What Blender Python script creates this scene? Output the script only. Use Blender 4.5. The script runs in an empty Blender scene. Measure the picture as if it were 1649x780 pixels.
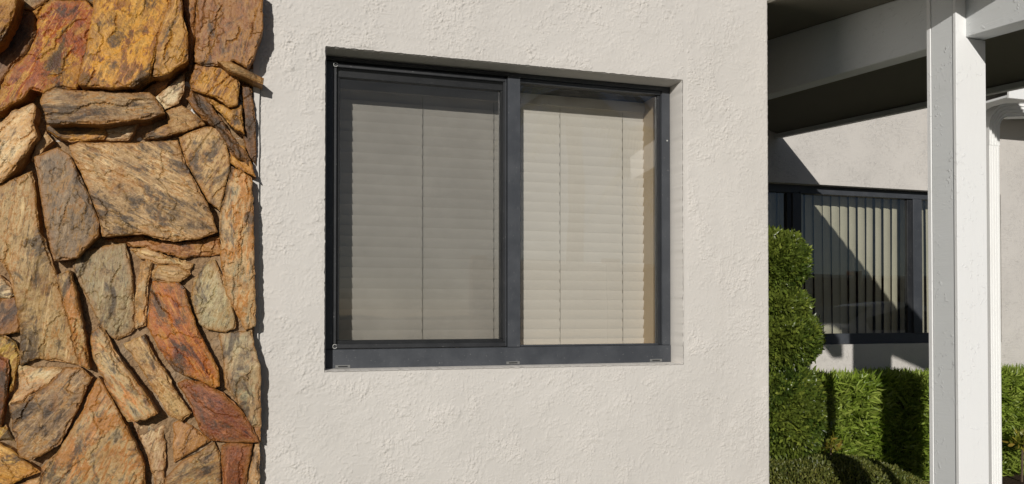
import bpy, bmesh, math, random
import numpy as np
from mathutils import Vector, Matrix, Euler, noise
from mathutils.geometry import delaunay_2d_cdt

S = bpy.context.scene
COL = S.collection
random.seed(7)
rng = np.random.default_rng(11)

# ------------------------------------------------------------------ camera
EYE = 1.25
F, W, H, HOR = 1335.0, 1649.0, 780.0, 505.0
YAW, PITCH = math.radians(17.5), math.radians(0.8)
cam = bpy.data.cameras.new('camera')
co = bpy.data.objects.new('camera', cam)
COL.objects.link(co)
co.location = (0, 0, EYE)
co.rotation_euler = (math.pi / 2 + PITCH, 0, -YAW)
cam.sensor_width = 36
cam.lens = F / W * 36
OFFY = (HOR - H / 2) - F * math.tan(PITCH)
cam.shift_y = OFFY / W
cam.clip_end = 1000
S.camera = co
RM = Euler((math.pi / 2 + PITCH, 0, -YAW)).to_matrix()


def at(px, py, Y):
    """the world point on the wall plane y = Y that a measured direction meets"""
    d = RM @ Vector(((px - W / 2), -(py - H / 2 - OFFY), -F))
    k = Y / d.y
    return Vector((d.x * k, Y, EYE + d.z * k))


def atX(px, py, X):
    d = RM @ Vector(((px - W / 2), -(py - H / 2 - OFFY), -F))
    k = X / d.x
    return Vector((X, d.y * k, EYE + d.z * k))


# ------------------------------------------------------------------ light
SUN = Vector((0.40, 1.0, -0.33)).normalized()          # the way the light travels
wd = bpy.data.worlds.new('World')
S.world = wd
wd.use_nodes = True
nt = wd.node_tree
nt.nodes.clear()
sky = nt.nodes.new('ShaderNodeTexSky')
sky.sky_type = 'NISHITA'
sky.sun_disc = False
sky.sun_elevation = math.asin(-SUN.z)
sky.sun_rotation = math.atan2(-SUN.x, -SUN.y)
sky.air_density = 0.6
sky.dust_density = 0.4
bg = nt.nodes.new('ShaderNodeBackground')
bg.inputs['Strength'].default_value = 0.05
wo = nt.nodes.new('ShaderNodeOutputWorld')
nt.links.new(sky.outputs[0], bg.inputs[0])
nt.links.new(bg.outputs[0], wo.inputs[0])
sl = bpy.data.lights.new('sun', 'SUN')
sl.energy = 4.8
sl.angle = math.radians(0.5)
sl.color = (1.0, 0.965, 0.915)
so = bpy.data.objects.new('sun', sl)
COL.objects.link(so)
so.rotation_euler = SUN.to_track_quat('-Z', 'Y').to_euler()
so.location = (-3, -6, 6)
S.view_settings.view_transform = 'Standard'
S.view_settings.look = 'None'
S.view_settings.exposure = -0.5
S.view_settings.gamma = 1.0
S.cycles.max_bounces = 8
S.cycles.transparent_max_bounces = 16


# ------------------------------------------------------------------ helpers
def tag(o, label=None, cat=None, group=None, kind=None):
    if label: o['label'] = label
    if cat: o['category'] = cat
    if group: o['group'] = group
    if kind: o['kind'] = kind
    return o


def thing(name, label, cat, loc=(0, 0, 0), group=None):
    o = bpy.data.objects.new(name, None)
    o.empty_display_size = 0.1
    COL.objects.link(o)
    o.location = loc
    return tag(o, label, cat, group)


def link(name, me, mat=None, parent=None, loc=None):
    o = bpy.data.objects.new(name, me)
    COL.objects.link(o)
    if mat and not me.materials:
        me.materials.append(mat)
    if loc is not None:
        o.location = loc
    if parent:
        o.parent = parent
        off = Vector((0, 0, 0))
        p = parent
        while p:
            off += p.location
            p = p.parent
        o.location = o.location - off
    return o


def obj(name, bm, mat=None, parent=None, loc=None, smooth=False, bevel=0.0, seg=1):
    if bevel:
        bmesh.ops.bevel(bm, geom=list(bm.edges), offset=bevel, segments=seg, profile=0.6, affect='EDGES', clamp_overlap=True)
    bmesh.ops.recalc_face_normals(bm, faces=bm.faces)
    if smooth:
        for f in bm.faces: f.smooth = True
    if loc is not None:
        bmesh.ops.translate(bm, verts=bm.verts, vec=-Vector(loc))
    me = bpy.data.meshes.new(name)
    bm.to_mesh(me)
    bm.free()
    return link(name, me, mat, parent, loc)


def box(x0, x1, y0, y1, z0, z1, bm=None):
    bm = bm or bmesh.new()
    v = [bm.verts.new(c) for c in ((x0, y0, z0), (x1, y0, z0), (x1, y1, z0), (x0, y1, z0), (x0, y0, z1), (x1, y0, z1), (x1, y1, z1), (x0, y1, z1))]
    for f in ((3, 2, 1, 0), (4, 5, 6, 7), (0, 1, 5, 4), (1, 2, 6, 5), (2, 3, 7, 6), (3, 0, 4, 7)):
        bm.faces.new([v[i] for i in f])
    return bm


def hexa(pts, bm=None):
    """eight corners: bottom four then top four, same winding"""
    bm = bm or bmesh.new()
    v = [bm.verts.new(c) for c in pts]
    for f in ((3, 2, 1, 0), (4, 5, 6, 7), (0, 1, 5, 4), (1, 2, 6, 5), (2, 3, 7, 6), (3, 0, 4, 7)):
        bm.faces.new([v[i] for i in f])
    return bm


def prism(poly, z0, z1, bm=None):
    bm = bm or bmesh.new()
    a = [bm.verts.new((x, y, z0)) for x, y in poly]
    b = [bm.verts.new((x, y, z1)) for x, y in poly]
    n = len(poly)
    bm.faces.new(a[::-1]); bm.faces.new(b)
    for i in range(n):
        bm.faces.new((a[i], a[(i + 1) % n], b[(i + 1) % n], b[i]))
    return bm


def tube(path, r, n=8, bm=None, cap=True):
    bm = bm or bmesh.new()
    rings = []
    P = [Vector(p) for p in path]
    for i, p in enumerate(P):
        t = (P[min(i + 1, len(P) - 1)] - P[max(i - 1, 0)]).normalized()
        u = t.orthogonal().normalized() if not rings else (u0 - t * u0.dot(t)).normalized()
        u0 = u
        w = t.cross(u)
        rr = r[i] if isinstance(r, (list, tuple)) else r
        rings.append([bm.verts.new(p + (u * math.cos(k * 2 * math.pi / n) + w * math.sin(k * 2 * math.pi / n)) * rr) for k in range(n)])
    for a, b in zip(rings, rings[1:]):
        for k in range(n):
            bm.faces.new((a[k], a[(k + 1) % n], b[(k + 1) % n], b[k]))
    if cap:
        bm.faces.new(rings[0][::-1]); bm.faces.new(rings[-1])
    return bm


# ------------------------------------------------------------------ materials
class NT:
    def __init__(s, name):
        s.m = bpy.data.materials.new(name)
        s.m.use_nodes = True
        s.t = s.m.node_tree
        s.t.nodes.clear()
        s.out = s.t.nodes.new('ShaderNodeOutputMaterial')

    def n(s, typ, ins=None, **kw):
        nd = s.t.nodes.new('ShaderNode' + typ)
        for k, v in kw.items(): setattr(nd, k, v)
        for k, v in (ins or {}).items():
            if hasattr(v, 'node') or isinstance(v, bpy.types.NodeSocket):
                s.t.links.new(v, nd.inputs[k])
            else:
                nd.inputs[k].default_value = v
        return nd

    def noise(s, vec, scale, detail=3, rough=0.55, dist=0.0, out=0):
        return s.n('TexNoise', {'Vector': vec, 'Scale': scale, 'Detail': detail, 'Roughness': rough, 'Distortion': dist}).outputs[out]

    def ramp(s, fac, stops, interp='LINEAR'):
        nd = s.n('ValToRGB', {'Fac': fac})
        cr = nd.color_ramp
        cr.interpolation = interp
        while len(cr.elements) < len(stops): cr.elements.new(0.5)
        for e, (p, c) in zip(cr.elements, stops):
            e.position = p
            e.color = (*c, 1) if len(c) == 3 else c
        return nd.outputs[0]

    def val(s, fac, lo, hi, a=0.0, b=1.0):
        return s.n('MapRange', {0: fac, 1: lo, 2: hi, 3: a, 4: b}, clamp=True).outputs[0]

    def mix(s, fac, a, b, mode='MIX'):
        nd = s.n('Mix', data_type='RGBA', blend_type=mode)
        for i, v in ((0, fac), (6, a), (7, b)):
            if isinstance(v, bpy.types.NodeSocket): s.t.links.new(v, nd.inputs[i])
            else: nd.inputs[i].default_value = v if i == 0 else ((*v, 1) if len(v) == 3 else v)
        return nd.outputs[2]

    def math(s, op, a, b=0.0):
        return s.n('Math', {0: a, 1: b}, operation=op).outputs[0]

    def bump(s, h, strength, dist, normal=None):
        i = {'Height': h, 'Strength': strength, 'Distance': dist}
        if normal is not None: i['Normal'] = normal
        return s.n('Bump', i).outputs[0]

    def bsdf(s, col, rough=0.8, normal=None, spec=0.3, metal=0.0, **kw):
        i = {'Roughness': rough, 'Specular IOR Level': spec, 'Metallic': metal}
        i['Base Color'] = col if isinstance(col, bpy.types.NodeSocket) else (*col, 1)
        if normal is not None: i['Normal'] = normal
        i.update(kw)
        b = s.n('BsdfPrincipled', i)
        s.t.links.new(b.outputs[0], s.out.inputs[0])
        return b

    def surf(s, sh):
        s.t.links.new(sh, s.out.inputs[0])
        return s.m


def coord(t, kind='Object'):
    return t.n('TexCoord').outputs[kind]


def geo(t):
    return t.n('NewGeometry').outputs['Position']


def m_stucco(name, base, big=1.0, relief=True):
    t = NT(name)
    p = geo(t)
    fine = t.noise(p, 300, 2)  # grain
    def off(x, y, z):
        return t.n('Mapping', {'Vector': p, 'Location': (x, y, z)}).outputs[0]
    # skip-trowel crumbs: short worm-like ridges with a steep side, only inside patches
    w = t.noise(p, 46 * big, 2, 0.55, 1.2)
    ridge = t.val(t.math('ABSOLUTE', t.math('SUBTRACT', w, 0.5)), 0.006, 0.040, 1, 0)
    brk = t.val(t.noise(off(2, 8, 1), 34, 2), 0.44, 0.56)
    w2 = t.noise(off(5, 2, 8), 85 * big, 2, 0.6, 0.8)
    crumb = t.val(w2, 0.57, 0.62)
    plate = t.val(t.noise(off(1, 7, 3), 22, 4, 0.62, 0.8), 0.49, 0.515)
    patch = t.val(t.noise(p, 4.2, 4, 0.62), 0.43, 0.55)
    patch2 = t.val(t.noise(off(3.1, 0, 7.7), 5.0, 4, 0.62), 0.45, 0.57)
    patch3 = t.val(t.noise(off(6.3, 4, 1.7), 3.0, 3, 0.6), 0.40, 0.60)
    drag = None
    for ang, seed in ((0.28, 1.0), (-0.5, 5.0), (1.42, 9.0)):
        mp = t.n('Mapping', {'Vector': p, 'Rotation': (0, ang, 0), 'Scale': (4, 4, 75), 'Location': (seed, 0, seed)}).outputs[0]
        dn = t.val(t.math('ABSOLUTE', t.math('SUBTRACT', t.noise(mp, 1.0, 2, 0.5, 0.3), 0.5)), 0.0, 0.05, 1, 0)
        msk = t.val(t.noise(off(seed * 3, 1, seed), 3.4, 2), 0.56, 0.62)
        d = t.math('MULTIPLY', dn, msk)
        drag = d if drag is None else t.math('MAXIMUM', drag, d)
    h = t.math('MULTIPLY', t.math('MULTIPLY', ridge, brk), patch)
    h = t.math('ADD', h, t.math('MULTIPLY', t.math('MULTIPLY', crumb, patch2), 0.9))
    h = t.math('ADD', h, t.math('MULTIPLY', t.math('MULTIPLY', plate, patch3), 0.55))
    h = t.math('ADD', h, t.math('MULTIPLY', drag, 0.7))
    h = t.math('ADD', h, t.math('MULTIPLY', fine, 0.10))
    h = t.math('ADD', h, t.math('MULTIPLY', t.noise(p, 7, 3), 0.6))
    nb = t.bump(h, 1.0, 0.0011) if relief else t.bump(fine, 0.5, 0.0005)
    tone = t.noise(p, 2.0, 4, 0.6)
    c = t.mix(t.val(tone, 0.3, 0.7), [x * 0.95 for x in base], [x * 1.04 for x in base])
    # faint dirt: specks and weathered streaks
    mp = t.n('Mapping', {'Vector': p, 'Scale': (9, 9, 0.7)}).outputs[0]
    streak = t.val(t.noise(mp, 1.0, 4, 0.6), 0.60, 0.80, 0, 0.13)
    c = t.mix(streak, c, (base[0] * .62, base[1] * .60, base[2] * .56))
    speck = t.val(t.noise(p, 120, 2, 0.5), 0.72, 0.78, 0, 0.35)
    c = t.mix(speck, c, (base[0] * .6, base[1] * .56, base[2] * .5))
    t.bsdf(c, 0.78, nb, 0.25)
    return t.m


def m_paint(name, base, rough=0.5, grain=0.0012, spec=0.35, blob=True, dirt=0.12, axis=(14, 14, 1.2)):
    t = NT(name)
    p = geo(t)
    mp = t.n('Mapping', {'Vector': p, 'Scale': axis}).outputs[0]
    g = t.noise(mp, 6, 4, 0.6)
    b = t.val(t.noise(p, 55, 2, 0.5, 0.6), 0.60, 0.66)
    b = t.math('MULTIPLY', b, t.val(t.noise(p, 9, 2), 0.46, 0.58))
    h = t.math('ADD', g, t.math('MULTIPLY', b, 1.6 if blob else 0.0))
    h = t.math('ADD', h, t.math('MULTIPLY', t.noise(p, 150, 2), 0.25))
    nb = t.bump(h, 0.6, grain)
    c = t.mix(t.val(t.noise(p, 5, 4, 0.6), 0.45, 0.75, 0, dirt), base, [base[0] * .72, base[1] * .70, base[2] * .66])
    c = t.mix(t.val(t.noise(mp, 3, 4, 0.65), 0.62, 0.8, 0, dirt * 1.6), c, [base[0] * .6, base[1] * .58, base[2] * .55])
    t.bsdf(c, rough, nb, spec)
    return t.m


def m_metal(name, base, rough=0.42, dust=0.25):
    t = NT(name)
    p = geo(t)
    n1 = t.noise(p, 12, 4, 0.65)
    mp = t.n('Mapping', {'Vector': p, 'Scale': (4, 4, 60)}).outputs[0]
    n2 = t.noise(mp, 4, 3, 0.6)
    c = t.mix(t.val(n1, 0.42, 0.75, 0, dust), base, [min(1, x * 1.9 + 0.03) for x in base])
    c = t.mix(t.val(n2, 0.6, 0.8, 0, dust * 0.8), c, [min(1, x * 1.6 + 0.04) for x in base])
    spk = t.val(t.noise(p, 170, 1), 0.74, 0.78, 0, 0.5)
    c = t.mix(spk, c, (0.35, 0.34, 0.32))
    t.bsdf(c, t.val(n1, 0.3, 0.7, rough - .08, rough + .14), t.bump(n2, 0.15, 0.0006), 0.4)
    return t.m


def m_plain(name, base, rough=0.6, spec=0.3, var=0.12, scale=14, bump=0.0004):
    t = NT(name)
    p = geo(t)
    n1 = t.noise(p, scale, 4, 0.6)
    c = t.mix(t.val(n1, 0.3, 0.7), [x * (1 - var) for x in base], [min(1, x * (1 + var)) for x in base])
    t.bsdf(c, rough, t.bump(t.noise(p, scale * 9, 2), 0.4, bump), spec)
    return t.m


def m_glass(name, tint=(0.80, 0.82, 0.80), smear=0.03, ior=1.5, gain=1.0):
    t = NT(name)
    p = geo(t)
    fr = t.n('Fresnel', {'IOR': ior}).outputs[0]
    fr = t.math('MULTIPLY', t.math('MULTIPLY', fr, gain), t.math('SUBTRACT', 1.0, t.n('NewGeometry').outputs['Backfacing']))
    nb = t.bump(t.noise(p, 2.2, 2), 0.3, 0.002)
    gl = t.n('BsdfGlossy', {'Color': (1, 1, 1, 1), 'Roughness': 0.006, 'Normal': nb}).outputs[0]
    tr = t.n('BsdfTransparent', {'Color': (*tint, 1)}).outputs[0]
    df = t.n('BsdfDiffuse', {'Color': (0.62, 0.62, 0.60, 1)}).outputs[0]
    mp = t.n('Mapping', {'Vector': p, 'Rotation': (0, 0.5, 0), 'Scale': (3, 3, 12)}).outputs[0]
    dirt = t.val(t.noise(mp, 2.2, 5, 0.7, 0.6), 0.40, 0.75, smear * 0.3, smear * 1.6)
    a = t.n('MixShader', {0: dirt, 1: tr, 2: df}).outputs[0]
    b = t.n('MixShader', {0: fr, 1: a, 2: gl}).outputs[0]
    return t.surf(b)


def m_screen(name, cover=0.29):
    t = NT(name)
    p = geo(t)
    tr = t.n('BsdfTransparent', {'Color': (1, 1, 1, 1)}).outputs[0]
    df = t.n('BsdfDiffuse', {'Color': (0.024, 0.025, 0.025, 1)}).outputs[0]
    c = t.val(t.noise(p, 5, 4, 0.65), 0.3, 0.7, cover - .04, cover + .03)
    return t.surf(t.n('MixShader', {0: c, 1: tr, 2: df}).outputs[0])


def m_leaf(name, cols, rough=0.4, trans=0.35, spec=0.45):
    t = NT(name)
    r = t.n('NewGeometry').outputs['Random Per Island']
    n = len(cols)
    c = t.ramp(r, [((i / (n - 1)) ** .65, q) for i, q in enumerate(cols)])
    p = geo(t)
    c = t.mix(t.val(t.noise(p, 5, 3), 0.35, 0.65), c, t.mix(0.45, c, cols[-1]))
    b = t.n('BsdfPrincipled', {'Base Color': c, 'Roughness': rough, 'Specular IOR Level': spec})
    tl = t.n('BsdfTranslucent', {'Color': t.mix(0.5, c, (0.25, 0.35, 0.03), 'MIX')})
    return t.surf(t.n('MixShader', {0: trans, 1: b.outputs[0], 2: tl.outputs[0]}).outputs[0])


def m_stone(name, c1, c2, c3, ang, seed, kind=0):
    """c1 body, c2 streaks, c3 blotches; the grain runs at angle ang in the face"""
    t = NT(name)
    o = coord(t)
    mp = t.n('Mapping', {'Vector': o, 'Location': (seed * 1.7, seed * .9, seed * 2.3)}).outputs[0]
    rot = t.n('Mapping', {'Vector': mp, 'Rotation': (0, ang, 0)}).outputs[0]
    rim = t.n('Attribute', attribute_name='rim').outputs['Fac']
    st = t.n('Mapping', {'Vector': rot, 'Scale': (7, 23, 27)}).outputs[0]
    streak = t.noise(st, 1.5, 6, 0.68, 0.6)
    big = t.noise(mp, 6.5, 3, 0.55, 0.4)
    blot = t.noise(mp, 15, 7, 0.75, 0.6)
    grit = t.noise(t.n('Mapping', {'Vector': rot, 'Scale': (60, 80, 90)}).outputs[0], 1.0, 5, 0.75)
    sp = t.noise(mp, 230, 3, 0.75)
    dark = [x * .20 for x in c1]
    lite = [min(.78, x * 1.35 + .05 * k_) for x, k_ in zip(c2, (1.1, .9, .6))]
    ru = (0.36, 0.155, 0.025) if kind == 0 else [x * .6 + y for x, y in zip(c3, (.08, .02, .0))]
    fac = t.math('ADD', t.math('MULTIPLY', streak, 0.46), t.math('ADD', t.math('MULTIPLY', big, 0.34), t.math('MULTIPLY', blot, 0.20)))
    c = t.ramp(fac, [(0.385, dark), (0.43, c3), (0.468, c1), (0.497, c1), (0.525, c2), (0.555, ru), (0.590, c2), (0.64, lite)])
    c = t.mix(t.val(blot, 0.56, 0.63, 0, 0.7), c, c3)
    c = t.mix(t.val(blot, 0.43, 0.35, 0, 0.8), c, dark)
    c = t.mix(t.val(grit, 0.54, 0.64, 0, 0.6), c, dark)
    st2 = t.n('Mapping', {'Vector': rot, 'Scale': (5, 55, 70), 'Location': (4, 2, 9)}).outputs[0]
    vn = t.noise(st2, 1.3, 5, 0.7, 0.8)
    c = t.mix(t.val(vn, 0.58, 0.64, 0, 0.65), c, lite)
    c = t.mix(t.val(vn, 0.42, 0.36, 0, 0.75), c, dark)
    # iron stain: patches, and along the rims where water sits
    rn = t.noise(t.n('Mapping', {'Vector': mp, 'Location': (9, 9, 3)}).outputs[0], 10, 6, 0.75, 0.6)
    rust = t.val(rn, 0.53, 0.61, 0, (0.35 + 0.4 * ((seed * 7.7) % 1)) if kind == 0 else 0.2)
    rr_ = t.math('MULTIPLY', t.val(rim, 0.8, 0.1, 0, 0.65), t.val(rn, 0.36, 0.50))
    c = t.mix(t.math('MAXIMUM', rust, rr_), c, (0.31, 0.128, 0.024))
    soot = t.val(t.noise(t.n('Mapping', {'Vector': rot, 'Location': (3, 1, 7), 'Scale': (5, 9, 10)}).outputs[0], 1.0, 6, 0.72, 0.8), 0.535, 0.62, 0, 0.85)
    c = t.mix(soot, c, (0.052, 0.033, 0.018))
    c = t.mix(t.val(sp, 0.62, 0.72, 0, 0.4), c, lite)
    c = t.mix(t.val(sp, 0.40, 0.30, 0, 0.6), c, dark)
    h = t.math('ADD', t.math('MULTIPLY', streak, 0.8), t.math('ADD', t.math('MULTIPLY', grit, 1.0), t.math('MULTIPLY', sp, 0.5)))
    t.bsdf(c, t.val(grit, 0.3, 0.7, 0.38, 0.64), t.bump(h, 1.0, 0.0021), 0.42)
    return t.m


STUCCO = m_stucco('stucco', (0.588, 0.557, 0.515), relief=False)
STUCCO_B = m_stucco('stucco_side', (0.588, 0.557, 0.515))
STUCCO_FAR = m_stucco('stucco_far', (0.56, 0.53, 0.49), 0.8)
WHITE = m_paint('white_paint', (0.80, 0.80, 0.785), dirt=.06)
BEAMW = m_paint('beam_paint', (0.70, 0.715, 0.71), axis=(14, 1.2, 14), grain=0.0018)
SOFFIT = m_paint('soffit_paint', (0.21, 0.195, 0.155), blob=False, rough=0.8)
ALU = m_paint('aluminium_white', (0.82, 0.82, 0.80), rough=0.35, blob=False, grain=0.0004)
FRAME = m_metal('bronze_frame', (0.046, 0.050, 0.057), dust=.16)
FRAMED = m_metal('dark_frame', (0.018, 0.019, 0.021), 0.45, 0.15)
GASKET = m_plain('black_gasket', (0.012, 0.012, 0.012), 0.6)
GLASS = m_glass('glass', (0.92, 0.92, 0.91), 0.014, gain=2.5)
GLASSD = m_glass('glass_dark', (0.88, 0.89, 0.87), 0.010, gain=2.4)
SCREEN = m_screen('insect_screen')
SLAT = m_plain('blind_slat', (0.73, 0.69, 0.625), 0.5, 0.3, 0.03, 4, 0.0002)
CORD = m_plain('cord', (0.25, 0.235, 0.20), 0.8)
VANE = m_plain('blind_vane', (0.64, 0.585, 0.475), 0.6, 0.2, 0.05, 5)
JAMB = m_plain('inner_jamb', (0.56, 0.45, 0.31), 0.6, 0.2, 0.05, 5)
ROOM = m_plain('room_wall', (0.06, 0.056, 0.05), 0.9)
WEEP = m_plain('weep_grey', (0.16, 0.16, 0.155), 0.4, 0.4)
STEEL = m_plain('clear_plastic', (0.42, 0.42, 0.40), 0.35, 0.5)

# ------------------------------------------------------------------ ground
YW, YF = 3.37, 5.47                  # front wall plane, set-back wing wall plane


def sheet(x0, x1, y0, y1, z, n=1):
    bm = bmesh.new()
    g = [[bm.verts.new((x0 + (x1 - x0) * i / n, y0 + (y1 - y0) * j / n, z)) for i in range(n + 1)] for j in range(n + 1)]
    for j in range(n):
        for i in range(n):
            bm.faces.new((g[j][i], g[j][i + 1], g[j + 1][i + 1], g[j + 1][i]))
    return bm


t = NT('grass')
p = geo(t)
t.bsdf(t.mix(t.noise(p, 3, 6, 0.7), (0.03, 0.05, 0.012), (0.08, 0.11, 0.03)), 0.9, t.bump(t.noise(p, 60, 3), 1, 0.02), 0.2)
tag(obj('ground', sheet(-400, 400, -400, 400, 0.0), t.m), kind='structure')
t = NT('asphalt')
p = geo(t)
c = t.mix(t.noise(p, 90, 3, 0.7), (0.035, 0.035, 0.036), (0.085, 0.083, 0.08))
c = t.mix(t.val(t.noise(p, .7, 4), .45, .7, 0, .5), c, (0.10, 0.098, 0.09))
t.bsdf(c, 0.85, t.bump(t.noise(p, 200, 2), 1, 0.003), 0.3)
tag(obj('parking_lot', sheet(-40, 60, -22, 0.9, 0.004), t.m), kind='structure')
t = NT('mulch')
p = geo(t)
c = t.mix(t.noise(p, 45, 5, 0.7), (0.020, 0.013, 0.009), (0.11, 0.07, 0.045))
t.bsdf(c, 0.95, t.bump(t.noise(p, 50, 4, 0.7), 1, 0.02), 0.15)
tag(obj('planting_bed', sheet(2.345, 12, 3.0, 5.46, 0.012), t.m), kind='structure')
t = NT('concrete')
p = geo(t)
c = t.mix(t.noise(p, 6, 6, 0.7), (0.15, 0.145, 0.135), (0.23, 0.225, 0.21))
t.bsdf(c, 0.85, t.bump(t.noise(p, 160, 3), 0.7, 0.002), 0.25)
tag(obj('kerb', box(-40, 60, 0.9, 1.05, -0.1, 0.13), t.m, bevel=0.015), kind='structure')
tag(obj('pavement', box(2.0, 12, 1.05, 3.0, -0.1, 0.10), t.m), kind='structure')

# ------------------------------------------------------------------ main block
XE = at(1238, 400, YW).x             # right end of the front wall
XL, XR = at(523, 300, YW).x, at(1100, 320, YW).x
ZT = at(522, 74, YW).z
ZB = at(560, 598.5, YW).z
D = 0.105                            # depth of the recess
YR = YW + D
main = thing('office_building', 'pale textured stucco front wall with a recessed dark sliding window', 'building', (0.6, YW, 0))
bm = bmesh.new()
X0, ZTOP = -2.2, 3.7


def rough_line(a, b, n, amp, ax):
    out = []
    for i in range(n + 1):
        q = a + (b - a) * i / n
        e = 0.0 if i in (0, n) else amp * (noise.noise(q * 40) + 0.6 * noise.noise(q * 110))
        q = q.copy()
        q[ax] += e
        out.append(q)
    return out


def field(shape, lam, aniso=1.0, ang=0.0, seed=0, band=0.35):
    # smooth random field with features lam cells wide (times aniso along ang)
    g = np.random.default_rng(seed)
    f = np.fft.rfft2(g.normal(0, 1, shape))
    ky = np.fft.fftfreq(shape[0])[:, None]
    kx = np.fft.rfftfreq(shape[1])[None, :]
    c, q = math.cos(ang), math.sin(ang)
    ka, kb = (kx * c + ky * q) * aniso, -kx * q + ky * c
    k = np.sqrt(ka * ka + kb * kb) * lam
    f *= np.exp(-((np.log(np.maximum(k, 1e-6))) / band) ** 2 / 2) if band else np.exp(-k * k * 2)
    o = np.fft.irfft2(f, s=shape)
    return o / o.std()


def sst(a, b, x):
    x = np.clip((x - a) / (b - a), 0, 1)
    return x * x * (3 - 2 * x)


DS = 0.0030
GX0, GZ0, GZ1 = -.06, 0.30, 2.86
def lin(a, b): return list(np.linspace(a, b, max(2, int(round((b - a) / DS)) + 1)))
gx = lin(GX0, XL)[:-1] + lin(XL, XR)[:-1] + lin(XR, XE)
gz = lin(GZ0, ZB)[:-1] + lin(ZB, ZT)[:-1] + lin(ZT, GZ1)
iL, iR = len(lin(GX0, XL)) - 1, len(lin(GX0, XL)) + len(lin(XL, XR)) - 2
jB, jT = len(lin(GZ0, ZB)) - 1, len(lin(GZ0, ZB)) + len(lin(ZB, ZT)) - 2
nx, nz = len(gx), len(gz)
SH = (nz, nx)
mm = .001 / DS
def patch(lam, lo, hi, seed): return sst(lo, hi, field(SH, lam * mm, seed=seed, band=.6))
hgt = .3 * field(SH, 300 * mm, seed=1, band=.6)
# float marks: overlapping skins of plaster that end in a sharp lip
for lam, an, ani, lo, amp, sd, pl in ((105, .25, 1.8, .30, .80, 2, (420, -.4, .3)), (64, -.5, 2.2, .50, .80, 12, (300, -.1, .5)), (48, 1.3, 2.0, .55, .75, 62, (260, .1, .6))):
    f_ = field(SH, lam * mm, ani, an, seed=sd, band=.7) + .22 * field(SH, 15 * mm, seed=sd + 1) + .10 * field(SH, 8 * mm, seed=sd + 2)
    hgt += amp * sst(lo, lo + .07, f_) * patch(*pl, sd + 3)
# crumbs
f_ = field(SH, 25 * mm, seed=5, band=.35) + .3 * field(SH, 10 * mm, seed=55)
hgt += 1.15 * sst(.95, 1.3, f_) * patch(190, .25, .7, 6)
f_ = field(SH, 17 * mm, seed=7, band=.35)
hgt += 1.0 * sst(.95, 1.4, f_) * patch(230, .2, .7, 8)
# thin wandering ridges
for lam, sd, pl in ((58, 9, (120, .15, .5)), (40, 19, (150, .2, .6)), (85, 29, (170, .0, .5))):
    f_ = np.abs(field(SH, lam * mm, 1.7, .2 * sd % 3, seed=sd, band=.4) + .25 * field(SH, 13 * mm, seed=sd + 1))
    hgt += 1.1 * (1 - sst(.04, .17, f_)) * patch(*pl, sd + 2)
# straight drags of the trowel, in bundles
for an, sd in ((-.30, 20), (.40, 30), (1.50, 40), (-.12, 80)):
    dr = field(SH, 17 * mm, 10.0, an, seed=sd, band=.35)
    hgt += 1.0 * (1 - sst(.05, .30, np.abs(dr - .45))) * patch(280, .5, .9, sd + 1)
hgt *= .48 + .68 * patch(480, -.5, .9, 70) * (.55 + .45 * patch(160, -.2, .5, 71))
hgt += .05 * field(SH, 7 * mm, seed=50, band=.2)
hgt *= .0021
X, Z = np.meshgrid(np.array(gx), np.array(gz))
# calm the relief round the opening and at the outer edges
dx_ = np.maximum(np.maximum(XL - X, X - XR), 0); dz_ = np.maximum(np.maximum(ZB - Z, Z - ZT), 0)
dh = np.sqrt(dx_ ** 2 + dz_ ** 2)
hgt *= np.clip(dh / .012, 0.0, 1.0)
bandm = (X > XR) & (X < XR + .022) & (Z > ZB - .03)
hgt[bandm] *= .25
hgt *= np.clip((XE - X) / .010, 0, 1)
Yg = YW - hgt
# worn arris of the wall corner and the opening
Xg, Zg = X.copy(), Z.copy()
Yg += .004 * np.clip(1 - (XE - X) / .008, 0, 1) ** 2
wob = lambda L, s_: np.array([.0028 * noise.noise(Vector((v * 42, s_, 0))) + .0020 * noise.noise(Vector((v * 120, s_, 3))) for v in L])
Xg[:, -1] += wob(gz, 1.0)
wl, wr, wb, wt = wob(gz, 11.), wob(gz, 12.), wob(gx, 13.), wob(gx, 14.)
Xg[jB:jT + 1, iL] += wl[jB:jT + 1]; Xg[jB:jT + 1, iR] += wr[jB:jT + 1]
Zg[jB, iL:iR + 1] += wb[iL:iR + 1]; Zg[jT, iL:iR + 1] += wt[iL:iR + 1]
idx = np.arange(nx * nz).reshape(nz, nx)
Q = np.stack([idx[:-1, :-1], idx[:-1, 1:], idx[1:, 1:], idx[1:, :-1]], -1)
keep = np.ones((nz - 1, nx - 1), bool)
keep[jB:jT, iL:iR] = False
Q = Q[keep]
used = np.zeros(nx * nz, bool); used[Q.ravel()] = True
V = np.stack([Xg, Yg, Zg], -1).reshape(-1, 3)
Vl, Ql = [V], [Q]
cnt = len(V)
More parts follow.
